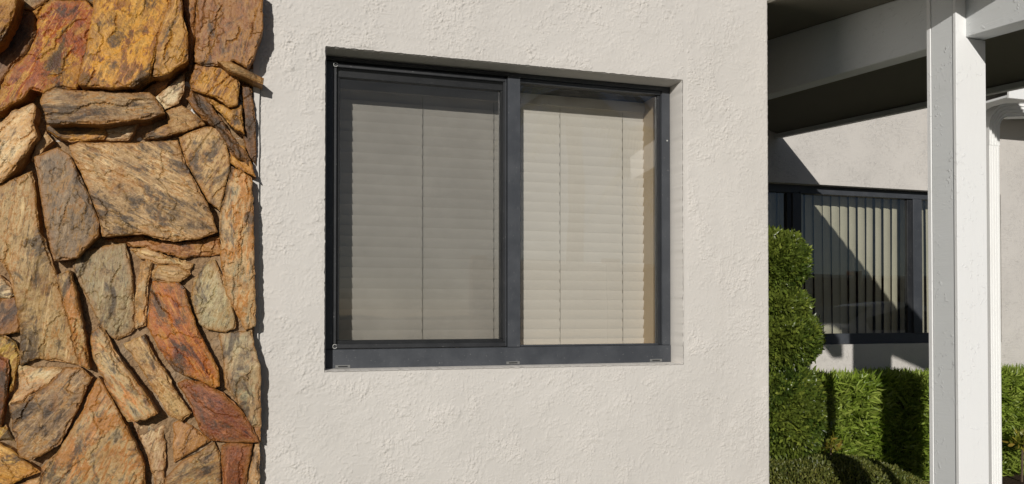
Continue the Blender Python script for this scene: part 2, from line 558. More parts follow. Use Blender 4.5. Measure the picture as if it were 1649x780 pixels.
# reveal of the opening: rings stepping back from its rim
rim = list(idx[jB, iL:iR]) + list(idx[jB:jT, iR]) + list(idx[jT, iR:iL:-1]) + list(idx[jT:jB:-1, iL])
rim = np.array(rim)
prev = rim
rc = V[rim]
for dd, ins in ((0.0045, 0.0012), (0.010, 0.0050), (D + 0.05, 0.0065)):
    r = rc.copy()
    r[:, 1] = YW + dd
    if dd > .006:
        for ax, val in ((0, XL), (0, XR), (2, ZB), (2, ZT)):
            r[:, ax] = np.where(np.abs(r[:, ax] - val) < .009, val, r[:, ax])
    r[:, 0] += np.where(np.abs(rc[:, 0] - XL) < .009, ins, 0) - np.where(np.abs(rc[:, 0] - XR) < .009, ins, 0)
    r[:, 2] += np.where(np.abs(rc[:, 2] - ZB) < .009, ins, 0) - np.where(np.abs(rc[:, 2] - ZT) < .009, ins, 0)
    ids = cnt + np.arange(len(rim)); cnt += len(rim)
    Vl.append(r)
    Ql.append(np.stack([prev, ids, np.roll(ids, -1), np.roll(prev, -1)], -1))
    prev = ids
# return of the corner to the side wall
r = V[idx[:, -1]].copy(); r[:, 1] = YW + .03
r[:, 0] += .001
ids = cnt + np.arange(nz); cnt += nz
Vl.append(r)
Ql.append(np.stack([idx[:-1, -1], ids[:-1], ids[1:], idx[1:, -1]], -1))
V = np.concatenate(Vl); Q = np.concatenate(Ql)
us = np.zeros(cnt, bool); us[Q.ravel()] = True
rm = np.cumsum(us) - 1
V, Q = V[us], rm[Q]
me = bpy.data.meshes.new('wall')
me.vertices.add(len(V)); me.vertices.foreach_set('co', (V - np.array(main.location)).ravel())
me.loops.add(Q.size); me.loops.foreach_set('vertex_index', Q.ravel().astype(np.int32))
me.polygons.add(len(Q))
me.polygons.foreach_set('loop_start', np.arange(len(Q)) * 4)
me.polygons.foreach_set('loop_total', np.full(len(Q), 4))
me.polygons.foreach_set('use_smooth', np.ones(len(Q), bool))
me.update(calc_edges=True)
link('wall', me, STUCCO, main, Vector(main.location))
# plain stretches of the block beyond the textured face
bm = bmesh.new()
for x0, x1, z0, z1 in ((X0, GX0, 0, ZTOP), (GX0, XE, 0, GZ0), (GX0, XE, GZ1, ZTOP)):
    bm.faces.new([bm.verts.new((x, YW + .0002, z)) for x, z in ((x0, z0), (x1, z0), (x1, z1), (x0, z1))])
q = lambda *c: bm.faces.new([bm.verts.new(v) for v in c])
q((XE, YW + .029, 0), (XE, YF - .001, 0), (XE, YF - .001, ZTOP), (XE, YW + .029, ZTOP))
q((XE, YW, 0), (XE, YW + .029, 0), (XE, YW + .029, GZ0), (XE, YW, GZ0))
q((XE, YW, GZ1), (XE, YW + .029, GZ1), (XE, YW + .029, ZTOP), (XE, YW, ZTOP))
q((X0, YW, ZTOP), (XE, YW, ZTOP), (XE, 9, ZTOP), (X0, 9, ZTOP))
q((X0, YW, 0), (X0, YW, ZTOP), (X0, 9, ZTOP), (X0, 9, 0))
q((X0, 9, 0), (X0, 9, ZTOP), (XE, 9, ZTOP), (XE, 9, 0))
bm.normal_update()
obj('side_wall', bm, STUCCO_B, main)

# plaster band down the right of the opening, and a short settlement ridge under its corner
bx = XR + 0.0
bm = bmesh.new()
for (x, z0, z1, w, ph) in ((XR + .004, ZB - .055, ZT - .05, .004, .0014), (XR + .012, ZB - .20, ZB - .07, .003, .0018)):
    n = 60
    for i in range(n):
        za, zb = z0 + (z1 - z0) * i / n, z0 + (z1 - z0) * (i + 1) / n
        xa, xb = x + .003 * noise.noise(Vector((za * 9, 3, 0))), x + .003 * noise.noise(Vector((zb * 9, 3, 0)))
        a = [bm.verts.new(q) for q in ((xa - w, YW + .0003, za), (xa, YW - ph, za), (xa + w, YW + .0003, za))]
        b = [bm.verts.new(q) for q in ((xb - w, YW + .0003, zb), (xb, YW - ph, zb), (xb + w, YW + .0003, zb))]
        bm.faces.new((a[0], a[1], b[1], b[0])); bm.faces.new((a[1], a[2], b[2], b[1]))
obj('plaster_ridge', bm, STUCCO, main)
obj('parapet_cap', box(X0 - .02, XE + .01, YW - .02, 9.02, ZTOP + .001, ZTOP + .06), WHITE, main, bevel=.004)

# room behind the window (seen only through the gaps)
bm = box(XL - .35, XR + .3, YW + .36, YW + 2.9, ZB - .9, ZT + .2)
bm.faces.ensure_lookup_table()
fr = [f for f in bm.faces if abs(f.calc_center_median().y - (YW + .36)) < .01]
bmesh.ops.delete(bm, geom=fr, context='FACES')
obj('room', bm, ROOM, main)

# ---- the sliding window
zb, zt = ZB + .004, ZT - .004
xl, xr = XL + .004, XR - .0065
SILL = at(690, 561, YR).z            # top of the sill rail
XM0, XM1 = at(817, 350, YR).x, at(837.5, 350, YR).x
win = obj('window', box(xl, xr, YR, YR + .06, zb, SILL), FRAME, main, bevel=.002)
HB = at(560, 100, YR).z
obj('head_rail', box(xl, xr, YR + .003, YR + .062, HB, zt), FRAME, win, bevel=.002)
obj('jamb', box(xl, xl + .040, YR + .004, YR + .06, SILL + .0005, HB - .0005), FRAME, win, bevel=.002)
jr = at(1067, 350, YR).x
obj('jamb', box(jr, xr, YR + .004, YR + .06, SILL + .0005, HB - .0005), FRAME, win, bevel=.002)
obj('mullion', box(XM0, XM1, YR - .006, YR + .06, SILL + .0005, HB - .0005), FRAME, win, bevel=.002)
# track lip in front of the head, in two runs
obj('track_lip', box(xl + .012, XM0 - .002, YR - .012, YR + .002, HB - .002, HB + .004), FRAMED, win, bevel=.001)
# fixed right light: beads round the pane
b0 = HB - .018
obj('glazing_bead', box(XM1 + .0005, jr - .0005, YR + .012, YR + .055, b0, HB - .001), FRAME, win, bevel=.0015)
obj('glazing_bead', box(jr - .014, jr - .0005, YR + .024, YR + .055, SILL + .001, b0 - .0005), FRAMED, win, bevel=.0015)
obj('glazing_bead', box(XM1 + .0005, XM1 + .006, YR + .02, YR + .055, SILL + .001, b0 - .0005), FRAME, win, bevel=.0015)
obj('glazing_bead', box(XM1 + .007, jr - .015, YR + .02, YR + .055, SILL + .001, SILL + .008), FRAME, win, bevel=.0015)
obj('pane', box(XM1 + .006, jr - .014, YR + .034, YR + .038, SILL + .008, b0), GLASS, win)
# left light: black insect screen in its own frame, glass behind
sx0, sx1 = xl + .041, XM0 - .001
sz0, sz1 = SILL + .002, HB - .006
sf = box(sx0, sx1, YR + .004, YR + .016, sz1 - .018, sz1)
obj('screen_frame', sf, FRAMED, win, bevel=.002)
obj('screen_frame', box(sx0, sx1, YR + .004, YR + .016, sz0, sz0 + .020), FRAMED, win, bevel=.002)
obj('screen_frame', box(sx0, sx0 + .012, YR + .0045, YR + .0155, sz0 + .0205, sz1 - .0185), FRAMED, win, bevel=.002)
obj('screen_frame', box(sx1 - .017, sx1, YR + .0045, YR + .0155, sz0 + .0205, sz1 - .0185), FRAMED, win, bevel=.002)
obj('spline', box(sx1 - .0065, sx1 - .0035, YR + .0025, YR + .005, sz0 + .004, sz1 - .004), FRAME, win)
obj('spline', box(sx0 + .002, sx1 - .002, YR + .0025, YR + .005, sz1 - .006, sz1 - .003), FRAME, win)
bm = bmesh.new()
bm.faces.new([bm.verts.new((x, YR + .010, z)) for x, z in ((sx0 + .012, sz0 + .02), (sx1 - .017, sz0 + .02), (sx1 - .017, sz1 - .018), (sx0 + .012, sz1 - .018))])
obj('insect_screen', bm, SCREEN, win)
obj('sash', box(sx0, sx1, YR + .028, YR + .058, sz1 - .052, sz1), FRAMED, win, bevel=.002)
obj('sash', box(sx0, sx1, YR + .028, YR + .058, sz0, sz0 + .034), FRAMED, win, bevel=.002)
obj('sash', box(sx0, sx0 + .026, YR + .028, YR + .058, sz0 + .0345, sz1 - .0525), FRAMED, win, bevel=.002)
obj('sash', box(sx1 - .022, sx1, YR + .028, YR + .058, sz0 + .0345, sz1 - .0525), FRAMED, win, bevel=.002)
obj('pane', box(sx0 + .026, sx1 - .022, YR + .042, YR + .046, sz0 + .034, sz1 - .052), GLASS, win)
# plunger rings at the screen corners
for (x, z) in ((sx0 + .006, sz1 - .010), (sx0 + .006, sz0 + .010)):
    ring = [(x + .0085 * math.cos(a), YR - .001, z + .0085 * math.sin(a)) for a in [k * math.pi * 1.75 / 12 + .5 for k in range(13)]]
    obj('plunger_ring', tube(ring, .0017, 6), STEEL, win, smooth=True)
# weep covers along the sill
for px, py in ((552, 590.5), (826, 584.5), (1056, 580.5)):
    q = at(px, py, YR)
    w = .031
    bm = box(q.x - w, q.x + w, YR - .004, YR + .001, q.z - .0065, q.z + .0065)
    wc = obj('weep_cover', bm, WEEP, win, bevel=.0012)
    obj('slot', box(q.x - w * .62, q.x + w * .62, YR - .0055, YR - .003, q.z - .0022, q.z + .0022), GASKET, win)
q = at(1074, 227, YR + .004)
obj('screw', tube([(q.x, YR + .0045, q.z), (q.x, YR + .001, q.z)], .004, 8), STEEL, win)
obj('sealant', box(xl, xr, YR + .004, YR + .05, zb - .008, zb - .0008), GASKET, win)
# lining of the opening inside
bm = bmesh.new()
yi0, yi1 = YR + .062, YW + .37
li, lj = XL + .012, at(1060, 350, YR + .062).x
box(lj, lj + .02, yi0, yi1, SILL - .03, ZT - .01, bm)
box(li - .02, li, yi0, yi1, SILL - .03, ZT - .01, bm)
obj('lining', box(li + .0005, lj - .0005, yi0, yi1, ZT - .03, ZT - .011), ROOM, main)  # top lining in the dark room colour, standing in for its shade
box(li + .0005, lj - .0005, yi0, yi1, SILL - .05, SILL - .02, bm)
obj('lining', bm, JAMB, main)

# ---- horizontal blind behind it
YB = YW + 0.325
bl = thing('slat_blind', 'closed cream horizontal slat blind hanging inside the front window', 'blind', ((XL + XR) / 2, YB, ZT - .06))
bx0, bx1 = li + .012, at(1046, 350, YB).x
obj('headrail', box(bx0, bx1, YB - .02, YB + .025, ZT - .085, ZT - .035), SLAT, bl, bevel=.002)
pitch = 0.0462
me = None
z = ZT - .105
k = 0
tilt = math.radians(72)
cordx = [at(px, 350, YB - .02).x for px in (681, 796, 903, 1004)]
while z > SILL - .01:
    if me is None:
        bm = bmesh.new()
        n = 5
        L = (bx1 - bx0) / 2
        A, B = [], []
        for i in range(n + 1):
            s = (i / n - .5) * .0508
            camber = .0019 * (1 - (2 * i / n - 1) ** 2)
            yy = -s * math.cos(tilt) - camber * math.sin(tilt)
            zz = s * math.sin(tilt) - camber * math.cos(tilt) * .3
            A.append([bm.verts.new((-L, yy, zz)), bm.verts.new((L, yy, zz))])
            B.append([bm.verts.new((-L, yy + .003, zz)), bm.verts.new((L, yy + .003, zz))])
        for i in range(n):
            bm.faces.new((A[i][0], A[i][1], A[i + 1][1], A[i + 1][0]))
            bm.faces.new((B[i][1], B[i][0], B[i + 1][0], B[i + 1][1]))
            for e in (0, 1):
                bm.faces.new((A[i][e], A[i + 1][e], B[i + 1][e], B[i][e]))
        bm.faces.new((A[0][0], A[0][1], B[0][1], B[0][0])); bm.faces.new((A[n][1], A[n][0], B[n][0], B[n][1]))
        bmesh.ops.recalc_face_normals(bm, faces=bm.faces)
        me = bpy.data.meshes.new('slat')
        bm.to_mesh(me); bm.free()
    o = link('slat', me, SLAT, bl, Vector(((bx0 + bx1) / 2 + random.uniform(-.0012, .0012), YB + random.uniform(-.0008, .0008), z)))
    o.rotation_euler = (math.radians(random.uniform(-1.1, 1.1)), math.radians(random.uniform(-.05, .05)), 0)
    z -= pitch
    k += 1
for x in cordx:
    bm = tube([(x, YB - .0125, ZT - .09), (x, YB - .0125, SILL - .02)], .0009, 5)
    zz = ZT - .128
    while zz > SILL:
        tube([(x - .0012, YB - .0122, zz + .008), (x - .0035, YB - .013, zz), (x - .0012, YB - .0122, zz - .01)], .0009, 4, bm)
        zz -= pitch
    obj('ladder_cord', bm, CORD, bl)

# ------------------------------------------------------------------ stone pier
pier = thing('stone_pier', 'pier of rough rust and grey flagstones mortared beside the window', 'stone pier', (-.4, YW - .05, 0))
t = NT('mortar')
p = geo(t)
c = t.mix(t.noise(p, 16, 5, 0.7), (0.24, 0.13, 0.055), (0.46, 0.32, 0.185))
c = t.mix(t.val(t.noise(p, 60, 4, 0.7), .5, .72, 0, .7), c, (0.13, 0.07, 0.035))
c = t.mix(t.val(t.noise(p, 6, 4, 0.6), .52, .7, 0, .7), c, (0.42, 0.36, 0.27))
t.bsdf(c, 0.9, t.bump(t.noise(p, 55, 5, 0.75), 1.0, 0.012), 0.2)
MORTAR = t.m
PX1 = at(411, 400, YW - .05).x
YM = YW - .040


def mortar_y(x, z):
    # flush with the stones low down, raked out deep high up
    q = (z - 1.35) / 0.40
    q = max(0, min(1, q))
    return YW - (.046 * (1 - q) + .004 * q) + .009 * noise.noise(Vector((x * 14, z * 14, 2))) + .006 * noise.noise(Vector((x * 45, z * 45, 5))) + .0035 * noise.noise(Vector((x * 120, z * 120, 8)))


bm = bmesh.new()
mx0, mz1, mz0 = -1.45, 2.9, 0.0
nx, nz = 210, 420
g = []
for j in range(nz + 1):
    zz = mz0 + (mz1 - mz0) * j / nz
    edge = PX1 - .004 + .006 * noise.noise(Vector((0, 3, zz * 12)))
    g.append([bm.verts.new((mx0 + (edge - mx0) * i / nx, mortar_y(mx0 + (edge - mx0) * i / nx, zz), zz)) for i in range(nx + 1)])
for j in range(nz):
    for i in range(nx):
        bm.faces.new((g[j][i], g[j][i + 1], g[j + 1][i + 1], g[j + 1][i]))
e = [bm.verts.new((r[-1].co.x, YW + .002, r[-1].co.z)) for r in g]
for j in range(nz):
    bm.faces.new((g[j][-1], e[j], e[j + 1], g[j + 1][-1]))
obj('mortar_bed', bm, MORTAR, pier)
# thin painted edge strip where the pier meets the plaster
bm = bmesh.new()
n = 90
for i in range(n):
    za, zb2 = 2.9 * i / n, 2.9 * (i + 1) / n
    xa, xb = PX1 + .013 + .002 * noise.noise(Vector((7, za * 14, 0))), PX1 + .013 + .002 * noise.noise(Vector((7, zb2 * 14, 0)))
    q = [bm.verts.new(c) for c in ((PX1 - .01, YW - .016, za), (xa, YW - .016, za), (xa, YW + .002, za), (PX1 - .01, YW - .016, zb2), (xb, YW - .016, zb2), (xb, YW + .002, zb2))]
    bm.faces.new((q[0], q[1], q[4], q[3])); bm.faces.new((q[1], q[2], q[5], q[4]))
obj('edge_strip', bm, STUCCO, pier)

# colour sets: body, streaks, blotches
CS = {
    'ochre': ((0.42, 0.225, 0.045), (0.50, 0.32, 0.10), (0.20, 0.085, 0.025)),
    'gold': ((0.50, 0.28, 0.045), (0.46, 0.27, 0.07), (0.20, 0.080, 0.03)),
    'rust': ((0.36, 0.12, 0.022), (0.44, 0.20, 0.04), (0.15, 0.042, 0.022)),
    'redgold': ((0.34, 0.10, 0.02), (0.52, 0.31, 0.045), (0.18, 0.042, 0.022)),
    'red': ((0.19, 0.058, 0.026), (0.26, 0.095, 0.04), (0.085, 0.030, 0.020)),
    'brown': ((0.27, 0.135, 0.055), (0.33, 0.20, 0.10), (0.14, 0.065, 0.032)),
    'greybrown': ((0.27, 0.19, 0.115), (0.42, 0.33, 0.22), (0.085, 0.066, 0.05)),
    'grey': ((0.17, 0.135, 0.10), (0.22, 0.175, 0.13), (0.25, 0.15, 0.065)),
    'tan': ((0.42, 0.30, 0.17), (0.50, 0.39, 0.25), (0.28, 0.17, 0.08)),
    'stripe': ((0.44, 0.33, 0.20), (0.40, 0.185, 0.06), (0.29, 0.26, 0.21)),
    'light': ((0.54, 0.43, 0.30), (0.46, 0.28, 0.13), (0.62, 0.56, 0.47)),
    'white': ((0.62, 0.58, 0.52), (0.55, 0.45, 0.35), (0.42, 0.33, 0.24)),
    'bluegrey': ((0.31, 0.24, 0.15), (0.37, 0.33, 0.25), (0.34, 0.33, 0.27)),
    'pink': ((0.36, 0.27, 0.19), (0.48, 0.39, 0.29), (0.20, 0.11, 0.06)),
    'yellow': ((0.48, 0.33, 0.08), (0.52, 0.40, 0.16), (0.32, 0.17, 0.05)),
    'dark': ((0.060, 0.040, 0.026), (0.11, 0.065, 0.035), (0.035, 0.024, 0.018)),  # brown of the sliver, also the shade painted into deep gaps
}


def Z1(*c): return [(x / 3, y / 3) for x, y in c]
def Z2(*c): return [(x / 3, 260 + y / 3) for x, y in c]
def Z3(*c): return [(x / 3, 520 + y / 3) for x, y in c]


# outline, colour set, grain angle (deg, image, anticlockwise from right), proud (m), tilt (x, z), roughness
ST = [
    (Z1((-180, 0), (-180, 160), (-60, 230), (0, 185), (20, 150), (60, 70), (85, -30), (-20, -60)), 'ochre', 60, .135, (.05, 0), 1),
    (Z1((-120, 215), (0, 190), (80, 40), (165, 75), (165, 170), (125, 255), (40, 345), (0, 400), (-120, 430)), 'dark', 60, .030, (0, 0), 1),  # black hollow between stones, its deep shade given as colour
    (Z1((150, 50), (230, -10), (400, -10), (446, 35), (410, 220), (362, 425), (270, 422), (215, 450), (150, 430), (110, 480), (0, 535), (-110, 560), (-110, 450), (0, 450), (40, 352), (130, 260), (170, 170), (175, 90)), 'redgold', 62, .105, (.10, .10), 1),
    (Z1((60, -90), (230, -90), (235, -15), (150, 45), (100, 25)), 'greybrown', 10, .05, (0, 0), 1),
    (Z1((250, -120), (445, -120), (452, 20), (405, -18), (250, -18)), 'bluegrey', 70, .06, (0, 0), 1),
    (Z1((460, -60), (815, -60), (806, 30), (765, 130), (745, 260), (722, 362), (640, 418), (540, 428), (395, 415), (386, 395), (430, 200)), 'gold', 72, .128, (.04, .12), 1),
    (Z1((822, -60), (872, -60), (880, 80), (906, 160), (905, 290), (815, 355), (730, 364), (752, 262), (772, 135), (812, 32)), 'ochre', 70, .112, (-.10, .10), 1),
    (Z1((958, -60), (1262, -60), (1266, 150), (1225, 270), (1190, 325), (1130, 290), (1060, 310), (975, 308), (945, 290), (945, 120)), 'brown', 80, .098, (-.06, .03), 1),
    (Z1((890, -60), (948, -60), (938, 120), (938, 290), (920, 360), (900, 300), (912, 150), (885, 40)), 'brown', 85, .045, (0, 0), 1),
    (Z1((945, 316), (1055, 318), (1140, 374), (1150, 405), (1140, 500), (1100, 512), (1040, 468), (980, 448), (932, 430), (925, 400)), 'ochre', 65, .078, (-.05, .1), 1),
    (Z1((1000, 474), (1060, 502), (1110, 532), (1160, 512), (1172, 640), (1132, 622), (1082, 562)), 'ochre', 55, .060, (0, .1), 1.3),
    (Z1((1060, 306), (1120, 306), (1190, 338), (1268, 368), (1262, 396), (1190, 372), (1108, 348)), 'tan', -18, .118, (.25, 0), .6),
    (Z1((935, 432), (975, 452), (1040, 540), (1110, 640), (1200, 760), (1190, 790), (1118, 742), (1040, 612), (980, 580), (905, 480)), 'dark', -52, .070, (0, .1), 1.6),
    (Z1((215, 440), (270, 420), (360, 434), (710, 440), (740, 465), (785, 540), (700, 572), (480, 604), (440, 600), (240, 600), (215, 530), (200, 490)), 'greybrown', 12, .122, (.02, .22), 1.1),
    (Z1((238, 608), (440, 607), (490, 616), (506, 650), (490, 670), (350, 682), (280, 662), (242, 636)), 'ochre', 8, .066, (0, .1), 1.4),
    (Z1((506, 622), (662, 592), (640, 640), (612, 674), (500, 672), (512, 650)), 'white', 5, .050, (0, .05), 1),
    (Z1((758, 470), (820, 420), (882, 368), (880, 450), (860, 495), (800, 522), (786, 500)), 'white', 45, .058, (0, .1), 1),
    (Z1((800, 540), (860, 500), (920, 540), (978, 596), (920, 622), (770, 666), (705, 668), (720, 640), (815, 600)), 'tan', 25, .062, (0, .15), 1.2),
    (Z1((700, 440), (800, 372), (845, 368), (770, 440), (745, 462)), 'brown', 40, .038, (0, 0), 1),
    (Z1((-100, 640), (0, 590), (50, 535), (150, 500), (166, 520), (150, 590), (176, 660), (120, 750), (60, 822), (0, 872), (-100, 900)), 'light', 50, .105, (-.05, .08), 1.1),
    (Z1((160, 770), (180, 700), (215, 640), (246, 682), (196, 738)), 'light', 50, .058, (0, .1), 1),
    ([(53, 253), (72, 244), (90, 237), (110, 250), (133, 297), (147, 330), (158, 357), (157, 377), (133, 400), (123, 413), (87, 418), (82, 403), (75, 370), (65, 317)], 'grey', 78, .115, (-.04, .06), .7),
    ([(112, 235), (127, 229), (213, 230), (284, 224), (296, 262), (313, 293), (333, 330), (348, 372), (320, 383), (280, 388), (247, 382), (230, 376), (167, 380), (160, 347), (143, 303), (122, 262)], 'greybrown', -28, .105, (.02, .10), .9),
    ([(167, 384), (230, 380), (250, 390), (290, 391), (350, 380), (352, 407), (333, 412), (287, 416), (257, 404), (207, 396)], 'brown', -6, .066, (0, .1), 1.8),
    ([(290, 222), (330, 206), (357, 208), (368, 255), (369, 272), (361, 303), (353, 336), (335, 322), (316, 288), (301, 262)], 'tan', 62, .074, (-.06, .04), .9),
    ([(373, 270), (405, 288), (408, 340), (409, 420), (411, 475), (411, 523), (395, 530), (379, 500), (364, 473), (355, 413), (354, 350), (364, 303)], 'stripe', 84, .086, (-.05, .02), 1.2),
    ([(313, 452), (333, 424), (345, 421), (357, 447), (370, 480), (376, 507), (377, 526), (363, 533), (333, 528), (320, 520), (309, 480)], 'bluegrey', 70, .074, (-.03, .03), .9),
    ([(-40, 310), (0, 300), (50, 278), (57, 310), (63, 373), (72, 386), (82, 420), (90, 446), (104, 500), (125, 586), (100, 582), (57, 575), (31, 587), (31, 530), (25, 480), (12, 440), (0, 420), (-40, 400)], 'tan', 80, .088, (0, .03), 1),
    ([(92, 446), (112, 438), (122, 470), (130, 510), (140, 565), (143, 592), (127, 587), (106, 500)], 'stripe', 80, .104, (.06, 0), 1.1),
    ([(-40, 440), (0, 445), (13, 457), (20, 474), (14, 479), (-40, 478)], 'light', 15, .070, (0, .1), 1),
    ([(-40, 484), (22, 481), (27, 510), (30, 530), (28, 534), (0, 538), (-40, 540)], 'brown', 60, .080, (0, .1), 1),
    ([(118, 427), (133, 407), (170, 398), (200, 395), (207, 420), (212, 447), (214, 490), (217, 520), (210, 533), (188, 545), (172, 537), (160, 520), (146, 490), (126, 455)], 'bluegrey', 84, .070, (-.03, .03), .9),
    ([(226, 425), (240, 418), (245, 424), (239, 450), (234, 520), (219, 525), (218, 480), (222, 450)], 'light', 84, .070, (.25, 0), 1.1),
    ([(247, 438), (255, 428), (283, 428), (303, 441), (287, 453), (260, 453), (246, 447)], 'tan', -10, .078, (0, .15), .9),
    ([(212, 402), (240, 400), (262, 410), (290, 419), (308, 424), (302, 438), (283, 426), (255, 425), (245, 421), (228, 417)], 'tan', -15, .062, (0, .1), 1.2),
    ([(246, 455), (287, 457), (297, 467), (307, 500), (315, 525), (333, 560), (350, 593), (352, 620), (345, 624), (317, 610), (283, 597), (257, 563), (238, 527), (240, 490)], 'rust', -58, .106, (-.05, .06), .9),
    (Z3((438, 50), (470, 25), (502, 40), (560, 150), (640, 260), (700, 340), (757, 430), (700, 462), (620, 470), (590, 430), (540, 350), (480, 240), (450, 180), (434, 90)), 'stripe', -57, .112, (-.08, .03), 1.2),
    (Z3((600, 110), (650, 80), (700, 62), (740, 150), (800, 240), (860, 350), (920, 430), (870, 475), (810, 440), (740, 320), (670, 200)), 'tan', -57, .088, (0, .04), 1.2),
    (Z3((860, 300), (900, 280), (980, 296), (1080, 342), (1160, 420), (1212, 500), (1246, 575), (1120, 576), (1010, 565), (960, 500), (930, 420)), 'red', -40, .086, (-.05, .03), .9),
    (Z3((1060, 60), (1215, 42), (1230, 130), (1255, 220), (1258, 492), (1210, 494), (1150, 390), (1090, 310), (1080, 180)), 'bluegrey', 84, .082, (-.05, .02), .9),
    (Z3((1205, 510), (1256, 506), (1252, 570), (1230, 540)), 'brown', 80, .060, (0, 0), 1),
    (Z3((840, 490), (890, 484), (960, 530), (1006, 572), (900, 632), (846, 666), (840, 580)), 'brown', 60, .064, (0, .05), 1),
    (Z3((806, 750), (880, 672), (1030, 586), (1056, 640), (1062, 840), (790, 840)), 'greybrown', 30, .074, (0, .06), .9),
    (Z3((1075, 602), (1130, 582), (1216, 592), (1196, 700), (1178, 840), (1080, 840)), 'red', 84, .070, (-.04, 0), 1),
    (Z3((1226, 600), (1252, 586), (1256, 840), (1190, 840)), 'light', 80, .062, (0, 0), 1.2),
    (Z3((640, 482), (770, 432), (788, 470), (800, 640), (788, 840), (745, 840), (738, 720), (704, 620), (652, 540)), 'pink', 70, .052, (0, .03), 1.6),
    (Z3((470, 268), (502, 312), (570, 430), (640, 570), (690, 690), (698, 860), (190, 860), (200, 700), (280, 622), (380, 460)), 'stripe', 62, .110, (-.02, .05), 1),
    (Z3((92, 216), (300, 226), (236, 292), (130, 352), (110, 380), (46, 392), (92, 320)), 'light', 35, .074, (0, .05), .9),
    (Z3((308, 222), (380, 222), (440, 268), (400, 350), (340, 480), (290, 580), (150, 662), (102, 640), (60, 500), (48, 398), (110, 386), (136, 356), (240, 296)), 'greybrown', 50, .104, (.05, .06), 1.5),
    (Z3((-120, 50), (0, 60), (70, 100), (92, 150), (52, 318), (36, 332), (44, 225), (0, 156), (-120, 150)), 'yellow', 60, .080, (0, 0), 1),
    (Z3((-120, 160), (0, 166), (38, 182), (42, 230), (15, 430), (0, 496), (-120, 500)), 'red', 75, .090, (.05, 0), 1),
    (Z3((-120, 510), (0, 503), (20, 498), (60, 572), (0, 562), (-120, 580)), 'yellow', 60, .066, (0, 0), 1),
    (Z3((-120, 590), (0, 590), (60, 620), (186, 722), (60, 774), (0, 800), (-120, 820)), 'ochre', -25, .088, (0, .05), 1),
    (Z3((-120, 850), (0, 820), (60, 790), (180, 752), (186, 800), (186, 860), (-120, 900)), 'light', 20, .062, (0, 0), 1.2),
    (Z1((1168, 400), (1215, 440), (1236, 600), (1236, 785), (1190, 740), (1178, 640)), 'dark', 85, .040, (0, 0), 1),  # black gap shown as a sunken slab, shade in its colour
    (Z2((1120, -80), (1180, -70), (1215, 20), (1230, 70), (1150, 30), (1118, 5)), 'ochre', -50, .062, (0, .1), 1.4),
]


def smooth(a, b, x):
    x = max(0.0, min(1.0, (x - a) / (b - a)))
    return x * x * (3 - 2 * x)


